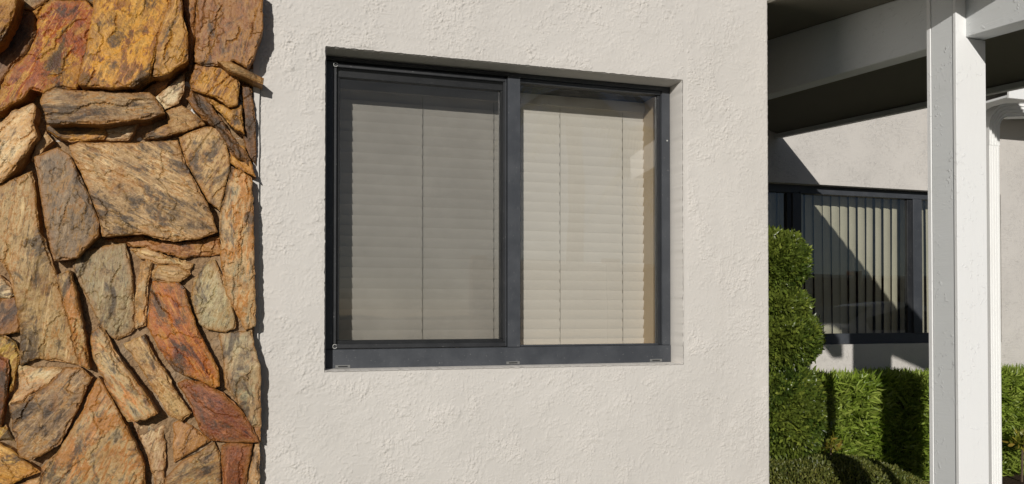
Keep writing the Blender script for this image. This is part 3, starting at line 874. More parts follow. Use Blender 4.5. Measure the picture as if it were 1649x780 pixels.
def make_stone(idx, poly, cs, ang, proud, tilt, rough):
    Yp = YW - proud
    P = [at(x, y, Yp) for x, y in poly]
    P = [Vector((q.x, q.z)) for q in P]
    cen = sum(P, Vector((0, 0))) / len(P)
    P = [q - cen for q in P]
    rad = sum(q.length for q in P) / len(P)
    P = [q * (1 + (.0045 if proud > .085 else .0065) / rad) for q in P]
    area = abs(sum(a.x * b.y - a.y * b.x for a, b in zip(P, P[1:] + P[:1]))) / 2
    step = 0.0045
    sd = idx * 7.31
    B = []
    for a, b in zip(P, P[1:] + P[:1]):
        L = (b - a).length
        n = max(2, int(L / step))
        nr = Vector((b.y - a.y, a.x - b.x)).normalized()
        for i in range(n):
            q = a.lerp(b, i / n)
            w = math.sin(math.pi * i / n) ** .5 if i else 0
            e = .0040 * noise.noise(Vector((q.x * 24, q.y * 24, sd))) + .0030 * noise.noise(Vector((q.x * 60, q.y * 60, sd + 3))) + .0016 * noise.noise(Vector((q.x * 150, q.y * 150, sd + 3)))
            B.append(q + nr * e * w * rough)
    nb = len(B)
    xs = [q.x for q in P]; ys = [q.y for q in P]
    ins = []
    Bn = np.array([(q.x, q.y) for q in B])
    An, Cn = Bn, np.roll(Bn, -1, axis=0)

    def dist(x, y):
        d = Cn - An
        tt = ((x - An[:, 0]) * d[:, 0] + (y - An[:, 1]) * d[:, 1]) / np.maximum(1e-12, (d ** 2).sum(1))
        tt = np.clip(tt, 0, 1)
        return float(np.sqrt(((An + d * tt[:, None] - (x, y)) ** 2).sum(1).min()))

    def inside(x, y):
        c = ((An[:, 1] > y) != (Cn[:, 1] > y)) & (x < (Cn[:, 0] - An[:, 0]) * (y - An[:, 1]) / (Cn[:, 1] - An[:, 1] + 1e-12) + An[:, 0])
        return bool(c.sum() % 2)

    y = min(ys)
    row = 0
    while y < max(ys):
        x = min(xs) + (row % 2) * step / 2
        while x < max(xs):
            jx, jy = x + random.uniform(-.3, .3) * step, y + random.uniform(-.3, .3) * step
            if inside(jx, jy):
                d = dist(jx, jy)
                if d > step * .45:
                    ins.append((jx, jy, d))
            x += step
        y += step * .87
        row += 1
    allp = [Vector((q.x, q.y)) for q in B] + [Vector((q[0], q[1])) for q in ins]
    vv, ee, ff, ov, *_ = delaunay_2d_cdt(allp, [(i, (i + 1) % nb) for i in range(nb)], [], 1, 1e-7)
    ca, sa = math.cos(math.radians(ang)), math.sin(math.radians(ang))
    bm = bmesh.new()
    vs = []
    size = math.sqrt(area)
    led = .0042 * rough
    eds = []
    fr_ = random.Random(idx * 17 + 3)
    facets = [(fr_.uniform(.0, .006), fr_.uniform(-.11, .11), fr_.uniform(-.11, .11)) for _ in range(4)] + [(.004, 0, 0)]
    for v, orig in zip(vv, ov):
        i = orig[0] if orig else -1
        d = 0.0 if 0 <= i < nb else (ins[i - nb][2] if i >= nb else dist(v.x, v.y))
        u = v.x * ca + v.y * sa
        w = -v.x * sa + v.y * ca
        h = -(tilt[0] * v.x + tilt[1] * v.y) * 1.0
        # flat facets that meet in blunt arrises
        h += min(a0 + gx_ * v.x + gy_ * v.y for a0, gx_, gy_ in facets)
        # cleavage steps that follow the grain
        f = w * (13 + 4 * math.sin(sd)) + .55 * noise.noise(Vector((u * 4, w * 9, sd))) + .30 * noise.noise(Vector((u * 16, w * 18, sd + 1))) + .10 * noise.noise(Vector((u * 60, w * 60, sd + 1)))
        fl = math.floor(f)
        fr = f - fl
        rnd = noise.cell(Vector((fl + .5, sd, 0.5)))
        rnd2 = noise.cell(Vector((fl + 1.5, sd, 0.5)))
        s = smooth(.87, 1.0, fr)
        h += led * (rnd * (1 - s) + rnd2 * s)
        # open fissures along some of the steps
        if noise.cell(Vector((fl + .5, sd + 9, 1.5))) > .45:
            h -= .007 * rough * smooth(.90, .96, fr) * (1 - smooth(.97, 1.0, fr)) * smooth(-.1, .15, noise.noise(Vector((u * 9, fl, sd))))
        # flakes: plates with a sharp broken rim
        q = noise.noise(Vector((u * 6, w * 11, sd + 11))) + .30 * noise.noise(Vector((u * 22, w * 30, sd + 11))) + .12 * noise.noise(Vector((u * 70, w * 80, sd + 11)))
        h += .0042 * rough * smooth(-.018, .018, q)
        h += .0028 * rough * noise.noise(Vector((u * 7, w * 13, sd + 5)))
        h += .0008 * rough * noise.noise(Vector((u * 34, w * 50, sd + 9)))
        h += .0010 * rough * noise.noise(Vector((v.x * 130, v.y * 130, sd + 2)))
        # chipped rim: angular bites of uneven depth
        cc_ = 1.5 * noise.noise(Vector((v.x * 26 + .4 * noise.noise(Vector((v.x * 30, v.y * 30, sd))), v.y * 26, sd + 4)))
        lw = .0025 + .0075 * max(0, cc_)
        h -= (.004 + .006 * max(0, cc_)) * (1 - smooth(lw * .75, lw, d)) * min(1, size / .09)
        eds.append(min(1.0, d / .03))
        vs.append(bm.verts.new((v.x, -h, v.y)))
    for f in ff:
        bm.faces.new([vs[i] for i in f])
    bnd = [e for e in bm.edges if len(e.link_faces) == 1]
    r = bmesh.ops.extrude_edge_only(bm, edges=bnd)
    nv = [g for g in r['geom'] if isinstance(g, bmesh.types.BMVert)]
    back = proud - .008
    for q in nv:
        q.co.y = back
        q.co.x *= .985
        q.co.z *= .985
    bmesh.ops.recalc_face_normals(bm, faces=bm.faces)
    me = bpy.data.meshes.new('stone')
    bm.to_mesh(me)
    bm.free()
    at_ = me.attributes.new('rim', 'FLOAT', 'POINT')
    at_.data.foreach_set('value', np.array((eds + [0.0] * len(me.vertices))[:len(me.vertices)], dtype=np.float32))
    rr = random.Random(idx)
    br = rr.uniform(.80, 1.20)
    j = lambda c: tuple(min(.8, max(.01, x * br * k_ * rr.uniform(.96, 1.04))) for x, k_ in zip(c, (1.12, .95, .66)))
    c1, c2, c3 = CS[cs]
    mt = m_stone('stone_' + cs, j(c1), j(c2), j(c3), math.radians(ang), sd, 0 if cs in ('rust', 'redgold', 'ochre', 'gold', 'brown', 'tan', 'stripe', 'greybrown') else 1)
    return link('stone', me, mt, pier, Vector((cen.x, Yp, cen.y)))


for i, s in enumerate(ST):
    make_stone(i + 1, *s)

# ------------------------------------------------------------------ set-back wing
wing = thing('office_building', 'set back stucco wing with a wide dark window behind the hedge', 'building', (6, YF, 0))
WT, WB = at(1240, 293, YF).z, at(1400, 554.5, YF).z
wx0, wx1 = 3.0, at(1560, 400, YF).x + .35
bm = bmesh.new()
WX1, WZ = 16.0, 4.2
xs = [XE + .001, wx0, wx1, WX1]
zs = [0, WB, WT, WZ]
g = [[bm.verts.new((x, YF, z)) for x in xs] for z in zs]
for j in range(3):
    for i in range(3):
        if (i, j) == (1, 1): continue
        bm.faces.new((g[j][i], g[j][i + 1], g[j + 1][i + 1], g[j + 1][i]))
hq = [g[1][1], g[1][2], g[2][2], g[2][1]]
bq = [bm.verts.new((q.co.x, YF + .16, q.co.z)) for q in hq]
for i in range(4):
    bm.faces.new((hq[i], hq[(i + 1) % 4], bq[(i + 1) % 4], bq[i]))
t4 = [bm.verts.new(q) for q in ((XE + .001, 10, WZ), (WX1, 10, WZ), (WX1, 10, 0), (XE + .001, 10, 0))]
bm.faces.new((g[3][0], g[3][3], t4[1], t4[0]))
bm.faces.new((g[0][3], g[3][3], t4[1], t4[2]))
bm.faces.new((t4[0], t4[1], t4[2], t4[3]))
obj('wall', bm, STUCCO_FAR, wing)
yf = YF + .075
w2 = obj('window', box(wx0, wx1, yf, yf + .06, WB + .001, at(1400, 537, yf).z), FRAME, wing, bevel=.003)
fz0, fz1 = at(1400, 537, yf).z, at(1400, 317, yf).z
obj('head_rail', box(wx0, wx1, yf + .002, yf + .06, fz1, WT - .001), FRAME, w2, bevel=.003)
obj('track_lip', box(at(1287, 310, yf).x, at(1470, 310, yf).x, yf - .012, yf + .003, fz1 - .002, fz1 + .012), FRAME, w2, bevel=.002)
mulls = [(at(1276, 400, yf).x, at(1290, 400, yf).x), (at(1470, 400, yf).x, at(1484, 400, yf).x)]
for a, b in mulls:
    obj('mullion', box(a, b, yf - .008, yf + .06, fz0 + .001, fz1 - .0025), FRAME, w2, bevel=.002)
obj('sash', box(mulls[1][0] - .045, mulls[1][0] - .001, yf + .01, yf + .05, fz0 + .001, fz1 - .003), FRAMED, w2, bevel=.002)
obj('sash', box(mulls[0][0] - .045, mulls[0][0] - .001, yf + .004, yf + .05, fz0 + .001, fz1 - .003), FRAMED, w2, bevel=.002)
cuts = [wx0, mulls[0][0] - .046, mulls[0][1], mulls[1][0] - .046, mulls[1][1], wx1]
for a, b in ((cuts[0], cuts[1]), (cuts[2], cuts[3]), (cuts[4], cuts[5])):
    obj('pane', box(a + .001, b - .001, yf + .026, yf + .031, fz0 + .001, fz1 - .003), GLASSD, w2)
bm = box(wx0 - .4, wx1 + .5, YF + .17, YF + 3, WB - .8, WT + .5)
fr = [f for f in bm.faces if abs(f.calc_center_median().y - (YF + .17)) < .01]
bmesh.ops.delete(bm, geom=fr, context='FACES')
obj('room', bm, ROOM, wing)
# eave at the far right
ex, ez = at(1622, 160, 4.95).x, at(1630, 160, 4.95).z
obj('fascia', box(ex, 14, 4.93, 4.952, ez, ez + .24), WHITE, wing, bevel=.003)
obj('soffit', box(ex + .002, 14, 4.953, YF - .001, ez + .012, ez + .03), BEAMW, wing)
obj('eave_roof', hexa([(ex - .03, 4.90, ez + .241), (14, 4.90, ez + .241), (14, YF - .001, ez + .40), (ex - .03, YF - .001, ez + .40), (ex - .03, 4.90, ez + .28), (14, 4.90, ez + .28), (14, YF - .001, ez + .44), (ex - .03, YF - .001, ez + .44)]), SOFFIT, wing)

# vertical vane blind
yv = YF + .26
vb = thing('vane_blind', 'beige vertical vane blind half in shade inside the set back window', 'blind', (4.7, yv, WT))
obj('headrail', box(wx0 + .02, wx1 - .02, yv - .02, yv + .02, WT - .01, WT + .03), SLAT, vb)
bm = bmesh.new()
n = 6
A = []
for i in range(n + 1):
    s = (i / n - .5) * .089
    A.append([bm.verts.new((s, -.007 * (1 - (2 * i / n - 1) ** 2), 0)), bm.verts.new((s, -.007 * (1 - (2 * i / n - 1) ** 2), WB - .06 - WT))])
for i in range(n):
    bm.faces.new((A[i][0], A[i + 1][0], A[i + 1][1], A[i][1]))
for f in bm.faces: f.smooth = True
vm = bpy.data.meshes.new('vane')
bm.to_mesh(vm); bm.free()
x = wx0 + .06
i = 0
while x < wx1 - .03:
    o = link('vane', vm, VANE, vb, Vector((x, yv, WT - .012)))
    o.rotation_euler = (math.radians(random.uniform(-.3, .3)), math.radians(random.uniform(-.4, .4)), math.radians(12 + random.uniform(-7, 7)))
    x += .086 + random.uniform(-.004, .004)
    i += 1

# ------------------------------------------------------------------ porch
Y1 = 2.60
c1 = at(1542, 400, Y1)
PXL = c1.x
PW = at(1590, 400, Y1).x - PXL
XB1 = at(1555.5, 55, Y1).x
XB1R = PXL + PW - .002
zb1 = at(1555.5, 60.5, Y1).z
SB = .080
lt = atX(1240.6, 63.4, XB1)
lt2 = atX(1438, 1.5, XB1)
SS = (lt.z - lt2.z) / (lt.y - lt2.y)
X2 = 3.84
q3a, q3b = atX(1497, 174, X2 + .04), atX(1260, 222.5, X2 + .04)
S2 = (q3b.z - q3a.z) / (q3b.y - q3a.y)
def bz(y): return zb1 + SB * (y - Y1)                # bottom of the left beam
def cz(y): return lt.z + SS * (y - lt.y)             # ceiling over it
def ez2(y): return q3a.z + S2 * (y - q3a.y)          # bottom of the right edge board
porch = thing('porch_canopy', 'low porch roof on a white boxed post beside the stucco wall', 'porch', (PXL + PW / 2, Y1 + .07, 0))
yb0, yb1 = 1.35, YF - .001
obj('beam', hexa([(XB1, yb0, bz(yb0)), (XB1R, yb0, bz(yb0)), (XB1R, yb1, bz(yb1)), (XB1, yb1, bz(yb1)), (XB1, yb0, cz(yb0)), (XB1R, yb0, cz(yb0)), (XB1R, yb1, cz(yb1)), (XB1, yb1, cz(yb1))]), BEAMW, porch, bevel=.004)
# plan of the roof: its front runs slantwise
m = .914
def diagY(x): return 2.25 - (x - 2.53) / m
RX = X2 + .04
yd2 = diagY(RX)
HT = .034
obj('edge_board', hexa([(X2, yd2 + .1, ez2(yd2 + .1)), (RX, yd2, ez2(yd2)), (RX, yb1, ez2(yb1)), (X2, yb1, ez2(yb1)), (X2, yd2 + .1, ez2(yd2 + .1) + HT), (RX, yd2, ez2(yd2) + HT), (RX, yb1, ez2(yb1) + HT), (X2, yb1, ez2(yb1) + HT)]), BEAMW, porch, bevel=.003)
bm = bmesh.new()
LX = XE + .004
N = 14
def ceil_z(x, y):
    if x <= XB1: return cz(y) + .085 * (XB1 - x)
    k = (x - XB1) / (RX - XB1)
    return cz(y) * (1 - k) + (ez2(y) + HT + .002) * k
rows = []
xsx = [LX] + [LX + (XB1 - LX) * i / 4 for i in range(1, 5)] + [XB1 + (RX - XB1) * i / 8 for i in range(1, 9)]
for x in xsx:
    y0 = diagY(x)
    lo, hi = [], []
    for j in range(N + 1):
        y = y0 + (yb1 - y0) * j / N
        z = ceil_z(x, y) + .0015
        lo.append(bm.verts.new((x, y, z))); hi.append(bm.verts.new((x, y, z + .014)))
    rows.append((lo, hi))
for (a, A), (b, B) in zip(rows, rows[1:]):
    for j in range(N):
        bm.faces.new((a[j], b[j], b[j + 1], a[j + 1])); bm.faces.new((A[j], A[j + 1], B[j + 1], B[j]))
    bm.faces.new((a[0], A[0], B[0], b[0])); bm.faces.new((a[N], b[N], B[N], A[N]))
for (a, A), f in ((rows[0], 0), (rows[-1], 1)):
    for j in range(N):
        bm.faces.new((a[j], a[j + 1], A[j + 1], A[j]))
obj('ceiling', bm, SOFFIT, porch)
fa, fb = 3.17, RX  # unseen drop board, added so its shadow covers the wing's sill wall
bm = hexa([(fa, diagY(fa), ceil_z(fa, diagY(fa)) - .13), (fb, diagY(fb), ceil_z(fb, diagY(fb)) - .13), (fb, diagY(fb) + .02, ceil_z(fb, diagY(fb)) - .13), (fa, diagY(fa) + .02, ceil_z(fa, diagY(fa)) - .13),
           (fa, diagY(fa), ceil_z(fa, diagY(fa))), (fb, diagY(fb), ceil_z(fb, diagY(fb))), (fb, diagY(fb) + .02, ceil_z(fb, diagY(fb))), (fa, diagY(fa) + .02, ceil_z(fa, diagY(fa)))])
obj('shade_board', bm, BEAMW, porch)
# post: core with a front and a back board that stand a little proud at the sides, and a lap board up beside the beam
T = .017
pz = 0.10
def ell(y0, y1, x0, x1, name, mat, parent, gap):
    zt0 = min(bz(y0), bz(y1)) - gap
    zt1 = cz(y0) - .003
    pl = [(x0, pz), (x1, pz), (x1, zt0), (XB1 - .001, zt0), (XB1 - .001, zt1), (x0, zt1)]
    bm = bmesh.new()
    a = [bm.verts.new((x, y0, z)) for x, z in pl]
    b = [bm.verts.new((x, y1, z)) for x, z in pl]
    bm.faces.new(a); bm.faces.new(b[::-1])
    for i in range(6):
        bm.faces.new((a[i], a[(i + 1) % 6], b[(i + 1) % 6], b[i]))
    return obj(name, bm, mat, parent, bevel=.0022)


pst = ell(Y1 + T + .001, Y1 + PW - .022, PXL + .003, PXL + PW - .003, 'post', BEAMW, porch, .004)
ell(Y1, Y1 + T, PXL, PXL + PW, 'front_board', WHITE, pst, .003)
ell(Y1 + PW - .021, Y1 + PW, PXL, PXL + PW, 'back_board', WHITE, pst, .004)
# the second, wider column of the porch, right of the frame
obj('column', box(3.475, 3.755, 2.50, 2.76, pz, ez2(2.5) + .05), WHITE, porch, bevel=.004)

# downspout behind the post
yd = Y1 + PW + .055
dx = at(1594.5, 400, yd).x
dz = at(1600, 178, yd).z
ds = thing('downspout', 'white ribbed downspout with a bent elbow beside the porch post', 'downspout', (dx, yd, 0.1))


def ribbed(path, w, d, parent, name, pleat=0.0):
    """rectangular pipe with ribs swept along a path in the x-z plane; w across the path, d in depth"""
    prof = []
    nn = 4
    for i in range(nn * 4 + 1):
        s = i / (nn * 4)
        prof.append(((s - .5) * w, -d / 2 + (.007 if (i % 4) in (1, 2, 3) and 0 < i < nn * 4 else 0)))
    prof += [(w / 2, d / 2), (-w / 2, d / 2)]
    bm = bmesh.new()
    rings = []
    P = [Vector(p) for p in path]
    for i, p in enumerate(P):
        tt = (P[min(i + 1, len(P) - 1)] - P[max(i - 1, 0)]).normalized()
        nr = Vector((tt.z, 0, -tt.x))
        k = 1 - (pleat if i % 2 else 0)
        rings.append([bm.verts.new(p + nr * a * k + Vector((0, b * k, 0))) for a, b in prof])
    n = len(prof)
    for a, b in zip(rings, rings[1:]):
        for k in range(n):
            bm.faces.new((a[k], a[(k + 1) % n], b[(k + 1) % n], b[k]))
    bm.faces.new(rings[0]); bm.faces.new(rings[-1][::-1])
    return obj(name, bm, ALU, parent)


PWD = .059
jz = at(1600, 236, yd).z
ribbed([(dx, yd, .1), (dx, yd, jz + .02)], PWD * .95, .05, ds, 'pipe')
R = .085
path = [(dx, yd, jz), (dx, yd, jz + .03), (dx, yd, dz - R)]
for k in range(1, 13):
    a = math.radians(84) * k / 12
    path.append((dx + R * (1 - math.cos(a)), yd, dz - R + R * math.sin(a)))
ribbed(path, PWD, .056, ds, 'elbow', pleat=.035)
e0 = Vector(path[-1])
e1 = e0 + Vector((.62, 0, .055))
ribbed([e0 + Vector((-.006, 0, 0)), e1], PWD, .054, ds, 'outlet_pipe')

# ------------------------------------------------------------------ plants
def leaf_mesh(name, pos, nrm, L, Wd, spread, mat, parent, loc, up=0.0, curl=0.25, kind='stuff'):
    """many small folded leaves: pos (n,3) roots, nrm (n,3) outward"""
    n = len(pos)
    d = nrm + rng.normal(0, spread, (n, 3))
    d[:, 2] += up
    d /= np.linalg.norm(d, axis=1)[:, None]
    s = np.cross(d, rng.normal(0, 1, (n, 3)))
    s /= np.linalg.norm(s, axis=1)[:, None]
    f = np.cross(s, d)
    Ls = L * rng.uniform(.6, 1.25, n)[:, None]
    Ws = Wd * rng.uniform(.7, 1.25, n)[:, None]
    c = curl * rng.uniform(-.3, 1, n)[:, None]
    a0 = pos
    m1 = pos + d * Ls * .35 + f * Ls * c * .10
    m2 = pos + d * Ls * .72 + f * Ls * c * .05
    tip = pos + d * Ls - f * Ls * c * .25
    V = np.stack([a0, m1 - s * Ws * .5 + f * Ws * .15, m1, m1 + s * Ws * .5 + f * Ws * .15, m2 - s * Ws * .38 + f * Ws * .1, m2, m2 + s * Ws * .38 + f * Ws * .1, tip], 1).reshape(-1, 3)
    base = (np.arange(n) * 8)[:, None]
    tri = np.array([[0, 2, 1], [0, 3, 2], [4, 5, 7], [5, 6, 7]])
    quad = np.array([[1, 2, 5, 4], [2, 3, 6, 5]])
    T = (base[:, :, None] + tri[None]).reshape(-1)
    Q = (base[:, :, None] + quad[None]).reshape(-1)
    me = bpy.data.meshes.new(name)
    me.vertices.add(len(V))
    me.vertices.foreach_set('co', (V - np.array(loc)).ravel())
    me.loops.add(len(T) + len(Q))
    me.loops.foreach_set('vertex_index', np.concatenate([T, Q]))
    nt_, nq = len(T) // 3, len(Q) // 4
    me.polygons.add(nt_ + nq)
    me.polygons.foreach_set('loop_start', np.concatenate([np.arange(nt_) * 3, len(T) + np.arange(nq) * 4]))
    me.polygons.foreach_set('loop_total', np.concatenate([np.full(nt_, 3), np.full(nq, 4)]))
    me.update(calc_edges=True)
    me.validate()
    o = link(name, me, mat, parent, Vector(loc))
    if kind: o['kind'] = kind
    return o


def blob_points(cx, cy, cz_, rx, ry, rz, n, depth=.05, bump=.08, zmin=-1.0):
    v = rng.normal(0, 1, (n * 2, 3))
    v /= np.linalg.norm(v, axis=1)[:, None]
    v = v[v[:, 2] > zmin][:n]
    k = np.array([1 + bump * noise.noise(Vector((a * 2.3 + cx, b * 2.3, c * 2.3 + cz_))) + bump * .6 * noise.noise(Vector((a * 6 + cx, b * 6, c * 6))) for a, b, c in v])
    r = k * (1 - depth * rng.random(len(v)) ** 1.3)
    p = v * r[:, None] * np.array([rx, ry, rz]) + np.array([cx, cy, cz_])
    nn = v / np.array([rx, ry, rz])
    nn /= np.linalg.norm(nn, axis=1)[:, None]
    return p, nn


def core_blob(bm, cx, cy, cz_, rx, ry, rz):
    r = bmesh.ops.create_icosphere(bm, subdivisions=3, radius=1)
    for q in r['verts']:
        k = 1 + .10 * noise.noise(q.co * 2.4 + Vector((cx, cy, cz_)))
        q.co = Vector((cx + q.co.x * rx * k, cy + q.co.y * ry * k, cz_ + q.co.z * rz * k))


LEAF_TOP = m_leaf('topiary_leaf', [(0.026, 0.044, 0.010), (0.060, 0.100, 0.016), (0.125, 0.185, 0.026), (0.26, 0.30, 0.05)], 0.33, 0.3)
LEAF_HEDGE = m_leaf('hedge_leaf', [(0.08, 0.14, 0.014), (0.17, 0.26, 0.020), (0.27, 0.38, 0.040), (0.40, 0.46, 0.10)], 0.38, 0.3)
LEAF_MOUND = m_leaf('mound_leaf', [(0.045, 0.060, 0.014), (0.09, 0.115, 0.022), (0.15, 0.165, 0.034), (0.20, 0.19, 0.045)], 0.45, 0.2)
LEAF_YEL = m_leaf('yellow_leaf', [(0.10, 0.16, 0.02), (0.22, 0.25, 0.03), (0.38, 0.33, 0.04), (0.30, 0.20, 0.04)], 0.4, 0.3)
TWIG = m_plain('twig', (0.045, 0.035, 0.022), 0.9, 0.1, 0.3, 30, 0.003)
BARK = m_plain('bark', (0.11, 0.08, 0.055), 0.9, 0.1, 0.3, 30, 0.003)

# clipped topiary of stacked balls beside the wall corner
ty = 4.25
TB = [(1244, 424, 54, 50), (1248, 492, 50, 28), (1249, 545, 70, 49), (1254, 662, 80, 74)]
tc = at(1252, 600, ty)
top = thing('topiary_shrub', 'dark green shrub clipped into stacked balls at the wall corner', 'shrub', (tc.x, ty, 0.01))
cb = bmesh.new()
PP, NN = [], []
for (px, py, rx, rz), yo in zip(TB, (0, .02, .05, .08)):
    c = at(px, py, ty + yo)
    k = (at(px + 10, py, ty + yo).x - c.x) / 10
    kz = (c.z - at(px, py + 10, ty + yo).z) / 10
    a, b = rx * k * .82, rz * kz
    p, nn = blob_points(c.x, c.y, c.z, a, a * (.85 if yo > .2 else 1), b, int(24000 * a * b / .04), .16, .13)
    q_ = rng.random(len(p)) < .03
    p[q_] += nn[q_] * rng.uniform(.005, .03, (int(q_.sum()), 1))
    PP.append(p); NN.append(nn)
    core_blob(cb, c.x, c.y, c.z, a * .84, a * (.7 if yo > .2 else .84), b * .84)
leaf_mesh('foliage', np.concatenate(PP), np.concatenate(NN), .040, .0155, .8, LEAF_TOP, top, (tc.x, ty, .5), up=.3)
obj('twigs', cb, TWIG, top)
obj('trunk', tube([(tc.x, ty, 0), (tc.x + .02, ty, .4), (tc.x, ty + .01, at(1250, 440, ty).z)], [.03, .026, .012]), BARK, top)

# hedge under the wing window
hx0, hx1, hy0, hy1 = 3.6, 9.5, 4.92, 5.36
hz = at(1420, 603, hy0).z - .02
hd = thing('hedge', 'bright green clipped hedge of narrow leaves below the set back window', 'hedge', ((hx0 + hx1) / 2, 5.14, .01))
n = 22000
x = rng.uniform(hx0, 7.2, n); z = rng.uniform(.02, hz - .02, n); y = np.full(n, hy0)
y = y + np.array([.05 * noise.noise(Vector((a * 3, c * 3, 1))) + .03 * noise.noise(Vector((a * 9, c * 9, 1))) for a, c in zip(x, z)]) + rng.random(n) ** 1.5 * .10
p1 = np.stack([x, y, z], 1)
n1 = np.tile(np.array([0, -1.0, .25]), (n, 1))
n2_ = 13000
x = rng.uniform(hx0, 7.2, n2_); y = rng.uniform(hy0 + .02, hy1, n2_)
z = hz - .045 + np.array([.03 * noise.noise(Vector((a * 6, b * 6, 4))) for a, b in zip(x, y)]) - rng.random(n2_) ** 1.5 * .07
p2 = np.stack([x, y, z], 1)
nn2 = np.tile(np.array([0, -.15, 1.0]), (n2_, 1))
n3 = 6000
x = rng.uniform(7.2, hx1, n3); z = rng.uniform(.05, hz, n3); y = hy0 + rng.random(n3) * .08
p3 = np.stack([x, y, z], 1)
leaf_mesh('foliage', np.concatenate([p1, p2, p3]), np.concatenate([n1, nn2, n1[:n3]]), .092, .0145, .95, LEAF_HEDGE, hd, (5.4, 5.1, .4), up=.15, curl=.5)
obj('branches', box(hx0 + .05, hx1 - .05, hy0 + .085, hy1 - .02, .02, hz - .10), TWIG, hd)

# low mound in front of the hedge
mc = at(1335, 800, 4.05)
md = thing('mound_shrub', 'low rounded small leaved shrub at the foot of the hedge', 'shrub', (mc.x, 4.05, .01))
zt_ = at(1330, 741, 4.05).z
zc = 0.12
rz_ = zt_ - zc
rx_ = at(1492, 782, 4.05).x - mc.x + .02
p, nn = blob_points(mc.x, 4.12, zc, rx_, .42, rz_, 30000, .12, .07, -.1)
leaf_mesh('foliage', p, nn, .022, .010, .8, LEAF_MOUND, md, (mc.x, 4.1, .3), up=.3)
cb = bmesh.new()
core_blob(cb, mc.x, 4.12, zc, rx_ * .90, .38, rz_ * .90)
obj('twigs', cb, TWIG, md)


def rosette(px, py, Y, n, L, label, group=None):
    c = at(px, py, Y)
    r = thing('variegated_plant', label, 'plant', (c.x, Y, .01), group)
    v = rng.normal(0, 1, (n, 3)); v[:, 2] = np.abs(v[:, 2]) * .7; v[:, 1] = -np.abs(v[:, 1])
    v /= np.linalg.norm(v, axis=1)[:, None]
    p = np.array([c.x, Y, c.z]) + v * rng.uniform(.02, 1, (n, 1)) * np.array([L * 1.5, L * .8, L * 1.3])
    leaf_mesh('foliage', p, v, L, L * .26, .9, LEAF_YEL, r, (c.x, Y, c.z), up=.3)
    obj('stem', tube([(c.x, Y, 0), (c.x + .01, Y, c.z)], .008, 6), BARK, r)


rosette(1337, 722, 4.62, 70, .055, 'small yellow and green leaved plant between the topiary and hedge')
rosette(1645, 715, 4.70, 170, .075, 'yellow leaved plant at the hedge foot right of the downspout')

# ------------------------------------------------------------------ what the panes mirror: the lot in front
PAINT = m_plain('car_paint', (0.62, 0.63, 0.65), 0.25, 0.6, 0.02, 3, 0.0)
TINT = m_plain('car_glass', (0.02, 0.022, 0.025), 0.05, 0.8, 0.0, 3, 0.0)
RUBBER = m_plain('rubber', (0.02, 0.02, 0.02), 0.8)
CHROME = m_plain('bright_trim', (0.6, 0.6, 0.6), 0.2, 0.8)
REDL = m_plain('red_lens', (0.35, 0.02, 0.02), 0.2, 0.6)
car = thing('parked_car', 'grey sedan in the parking lot mirrored in the set back window', 'car', (10.9, -1.2, 0.004))
prof = [(-2.25, .55, .55), (-2.2, .88, .80), (-1.75, .98, .88), (-1.30, 1.02, .90), (-.75, 1.36, .66), (-.2, 1.45, .60), (.35, 1.44, .60), (.75, 1.33, .64), (1.25, .97, .86), (1.8, .88, .84), (2.2, .72, .74), (2.25, .5, .55)]
def section(x, top, hw):
    belt = min(top, .93)
    return [(-.80, .22), (-.90, .45), (-.91, .62), (-.88, belt - .02), (-hw, top - .05), (-hw * .8, top), (0, top + .015), (hw * .8, top), (hw, top - .05), (.88, belt - .02), (.91, .62), (.90, .45), (.80, .22)]
bm = bmesh.new()
rr = []
for x, top_, hw in prof:
    k = .86 if abs(x) > 2.1 else 1
    rr.append([bm.verts.new((10.9 + x, -1.2 + a * k, z)) for a, z in section(x, top_, min(hw, .88))])
for a, b in zip(rr, rr[1:]):
    for k in range(12):
        bm.faces.new((a[k], a[k + 1], b[k + 1], b[k]))
    bm.faces.new((a[12], a[0], b[0], b[12]))
bm.faces.new(rr[0]); bm.faces.new(rr[-1])
obj('body', bm, PAINT, car, smooth=True)
for sgn in (-1, 1):
    for xa, xb, ta, tb in ((-.98, -.06, 1.16, 1.36), (.0, .98, 1.36, 1.12)):
        pts = []
        for x, lo, hi in ((xa, .97, ta), (xb, .97, tb)):
            for z in (lo, hi):
                f = (z - .91) / .54
                pts.append((10.9 + x, -1.2 + sgn * (.885 - f * .26 + .012), z))
        bm = bmesh.new()
        v = [bm.verts.new(p) for p in (pts[0], pts[2], pts[3], pts[1])]
        bm.faces.new(v)
        r = bmesh.ops.extrude_face_region(bm, geom=bm.faces[:])
        for q in r['geom']:
            if isinstance(q, bmesh.types.BMVert): q.co.y -= sgn * .03
        obj('side_window', bm, TINT, car)
for xa, xb, za, zb_ in ((.80, 1.22, 1.31, 1.0), (-1.25, -.80, 1.06, 1.34)):
    bm = hexa([(10.9 + xa, -1.2 - .58, za + .02), (10.9 + xb, -1.2 - .7, zb_ + .02), (10.9 + xb, -1.2 + .7, zb_ + .02), (10.9 + xa, -1.2 + .58, za + .02), (10.9 + xa, -1.2 - .58, za + .04), (10.9 + xb, -1.2 - .7, zb_ + .04), (10.9 + xb, -1.2 + .7, zb_ + .04), (10.9 + xa, -1.2 + .58, za + .04)])
    obj('windscreen', bm, TINT, car)
for x in (-1.42, 1.36):
    for sgn in (-1, 1):
        y = -1.2 + sgn * .82
        wh = obj('wheel', tube([(10.9 + x, y - .1, .325), (10.9 + x, y + .1, .325)], .32, 24), RUBBER, car)
        obj('rim', tube([(10.9 + x, y - .11, .325), (10.9 + x, y + .11, .325)], .21, 20), CHROME, wh)
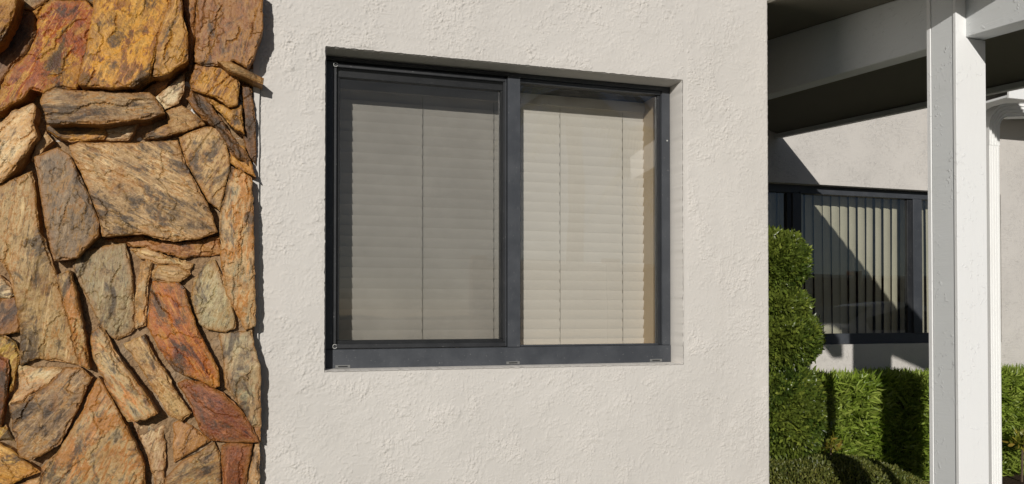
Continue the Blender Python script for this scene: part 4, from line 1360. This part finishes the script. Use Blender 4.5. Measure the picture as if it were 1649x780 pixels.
for sgn in (-1, 1):
    obj('headlight', box(10.9 + 2.12, 10.9 + 2.22, -1.2 + sgn * .6 - .14, -1.2 + sgn * .6 + .14, .60, .72), CHROME, car, bevel=.02)
    obj('tail_light', box(10.9 - 2.22, 10.9 - 2.12, -1.2 + sgn * .6 - .14, -1.2 + sgn * .6 + .14, .70, .84), REDL, car, bevel=.02)
    obj('wing_mirror', box(10.9 + .82, 10.9 + .97, -1.2 + sgn * .99 - .09, -1.2 + sgn * .99 + .09, .95, 1.07), PAINT, car, bevel=.03)

BROWN = m_plain('brown_render', (0.20, 0.095, 0.06), 0.85, 0.2, 0.2, 3, 0.004)
bw = thing('boundary_wall', 'brown rendered boundary wall across the parking lot', 'wall', (20, -15, 0))
obj('wall', box(6, 34, -15.2, -15, 0, 2.6), BROWN, bw)
obj('coping', box(5.9, 34.1, -15.26, -14.94, 2.601, 2.70), STUCCO_B, bw)
for x in range(6, 35, 4):
    obj('pier', box(x - .2, x + .2, -15.3, -14.9, 0, 2.85), BROWN, bw)

FROND = m_leaf('palm_frond', [(0.02, 0.035, 0.01), (0.035, 0.06, 0.014), (0.06, 0.09, 0.02)], 0.45, 0.25)


def palm(x, y, h, label, sd):
    g = random.Random(sd)
    p = thing('palm_tree', label, 'tree', (x, y, 0), 'palm trees across the parking lot')
    path = [(x + .25 * math.sin(k * .25), y, h * k / 10) for k in range(11)]
    obj('trunk', tube(path, [.2 - .007 * k + (.01 if k % 2 else 0) for k in range(11)], 10), BARK, p)
    tx, ty_, tz = path[-1]
    bm = bmesh.new()
    for f in range(22):
        a = f * 2.399
        el = g.uniform(-.3, 1.1)
        L = g.uniform(1.7, 2.4)
        pts = []
        for k in range(15):
            s_ = k / 14
            r_ = L * s_ * math.cos(el) * (1 - .12 * s_)
            z_ = L * s_ * math.sin(el) - 1.25 * s_ * s_ * (1 + .3 * math.cos(el))
            pts.append(Vector((tx + r_ * math.cos(a), ty_ + r_ * math.sin(a), tz + z_)))
        tube(pts, [.02 * (1 - .8 * k / 14) for k in range(15)], 4, bm)
        sdv = Vector((-math.sin(a), math.cos(a), 0))
        for k in range(2, 29):
            s_ = k / 29 * 13.9
            b = pts[int(s_)].lerp(pts[int(s_) + 1], s_ % 1)
            tdir = (pts[int(s_) + 1] - pts[int(s_)]).normalized()
            ll = .55 * math.sin(math.pi * min(1, .18 + .8 * k / 29)) + .08
            for sg in (-1, 1):
                e = b + (sdv * sg * .8 + tdir * .55 + Vector((0, 0, -.45 + g.uniform(-.15, .15)))) * ll
                w = tdir * .020
                v = [bm.verts.new(q) for q in (b - w, b + w, e)]
                bm.faces.new(v)
    obj('crown', bm, FROND, p)['kind'] = 'stuff'


palm(5.6, -7.5, 5.4, 'palm mirrored in the front window, the nearer and taller one', 3)
palm(8.4, -9.0, 4.9, 'palm mirrored in the front window, the farther and shorter one', 4)
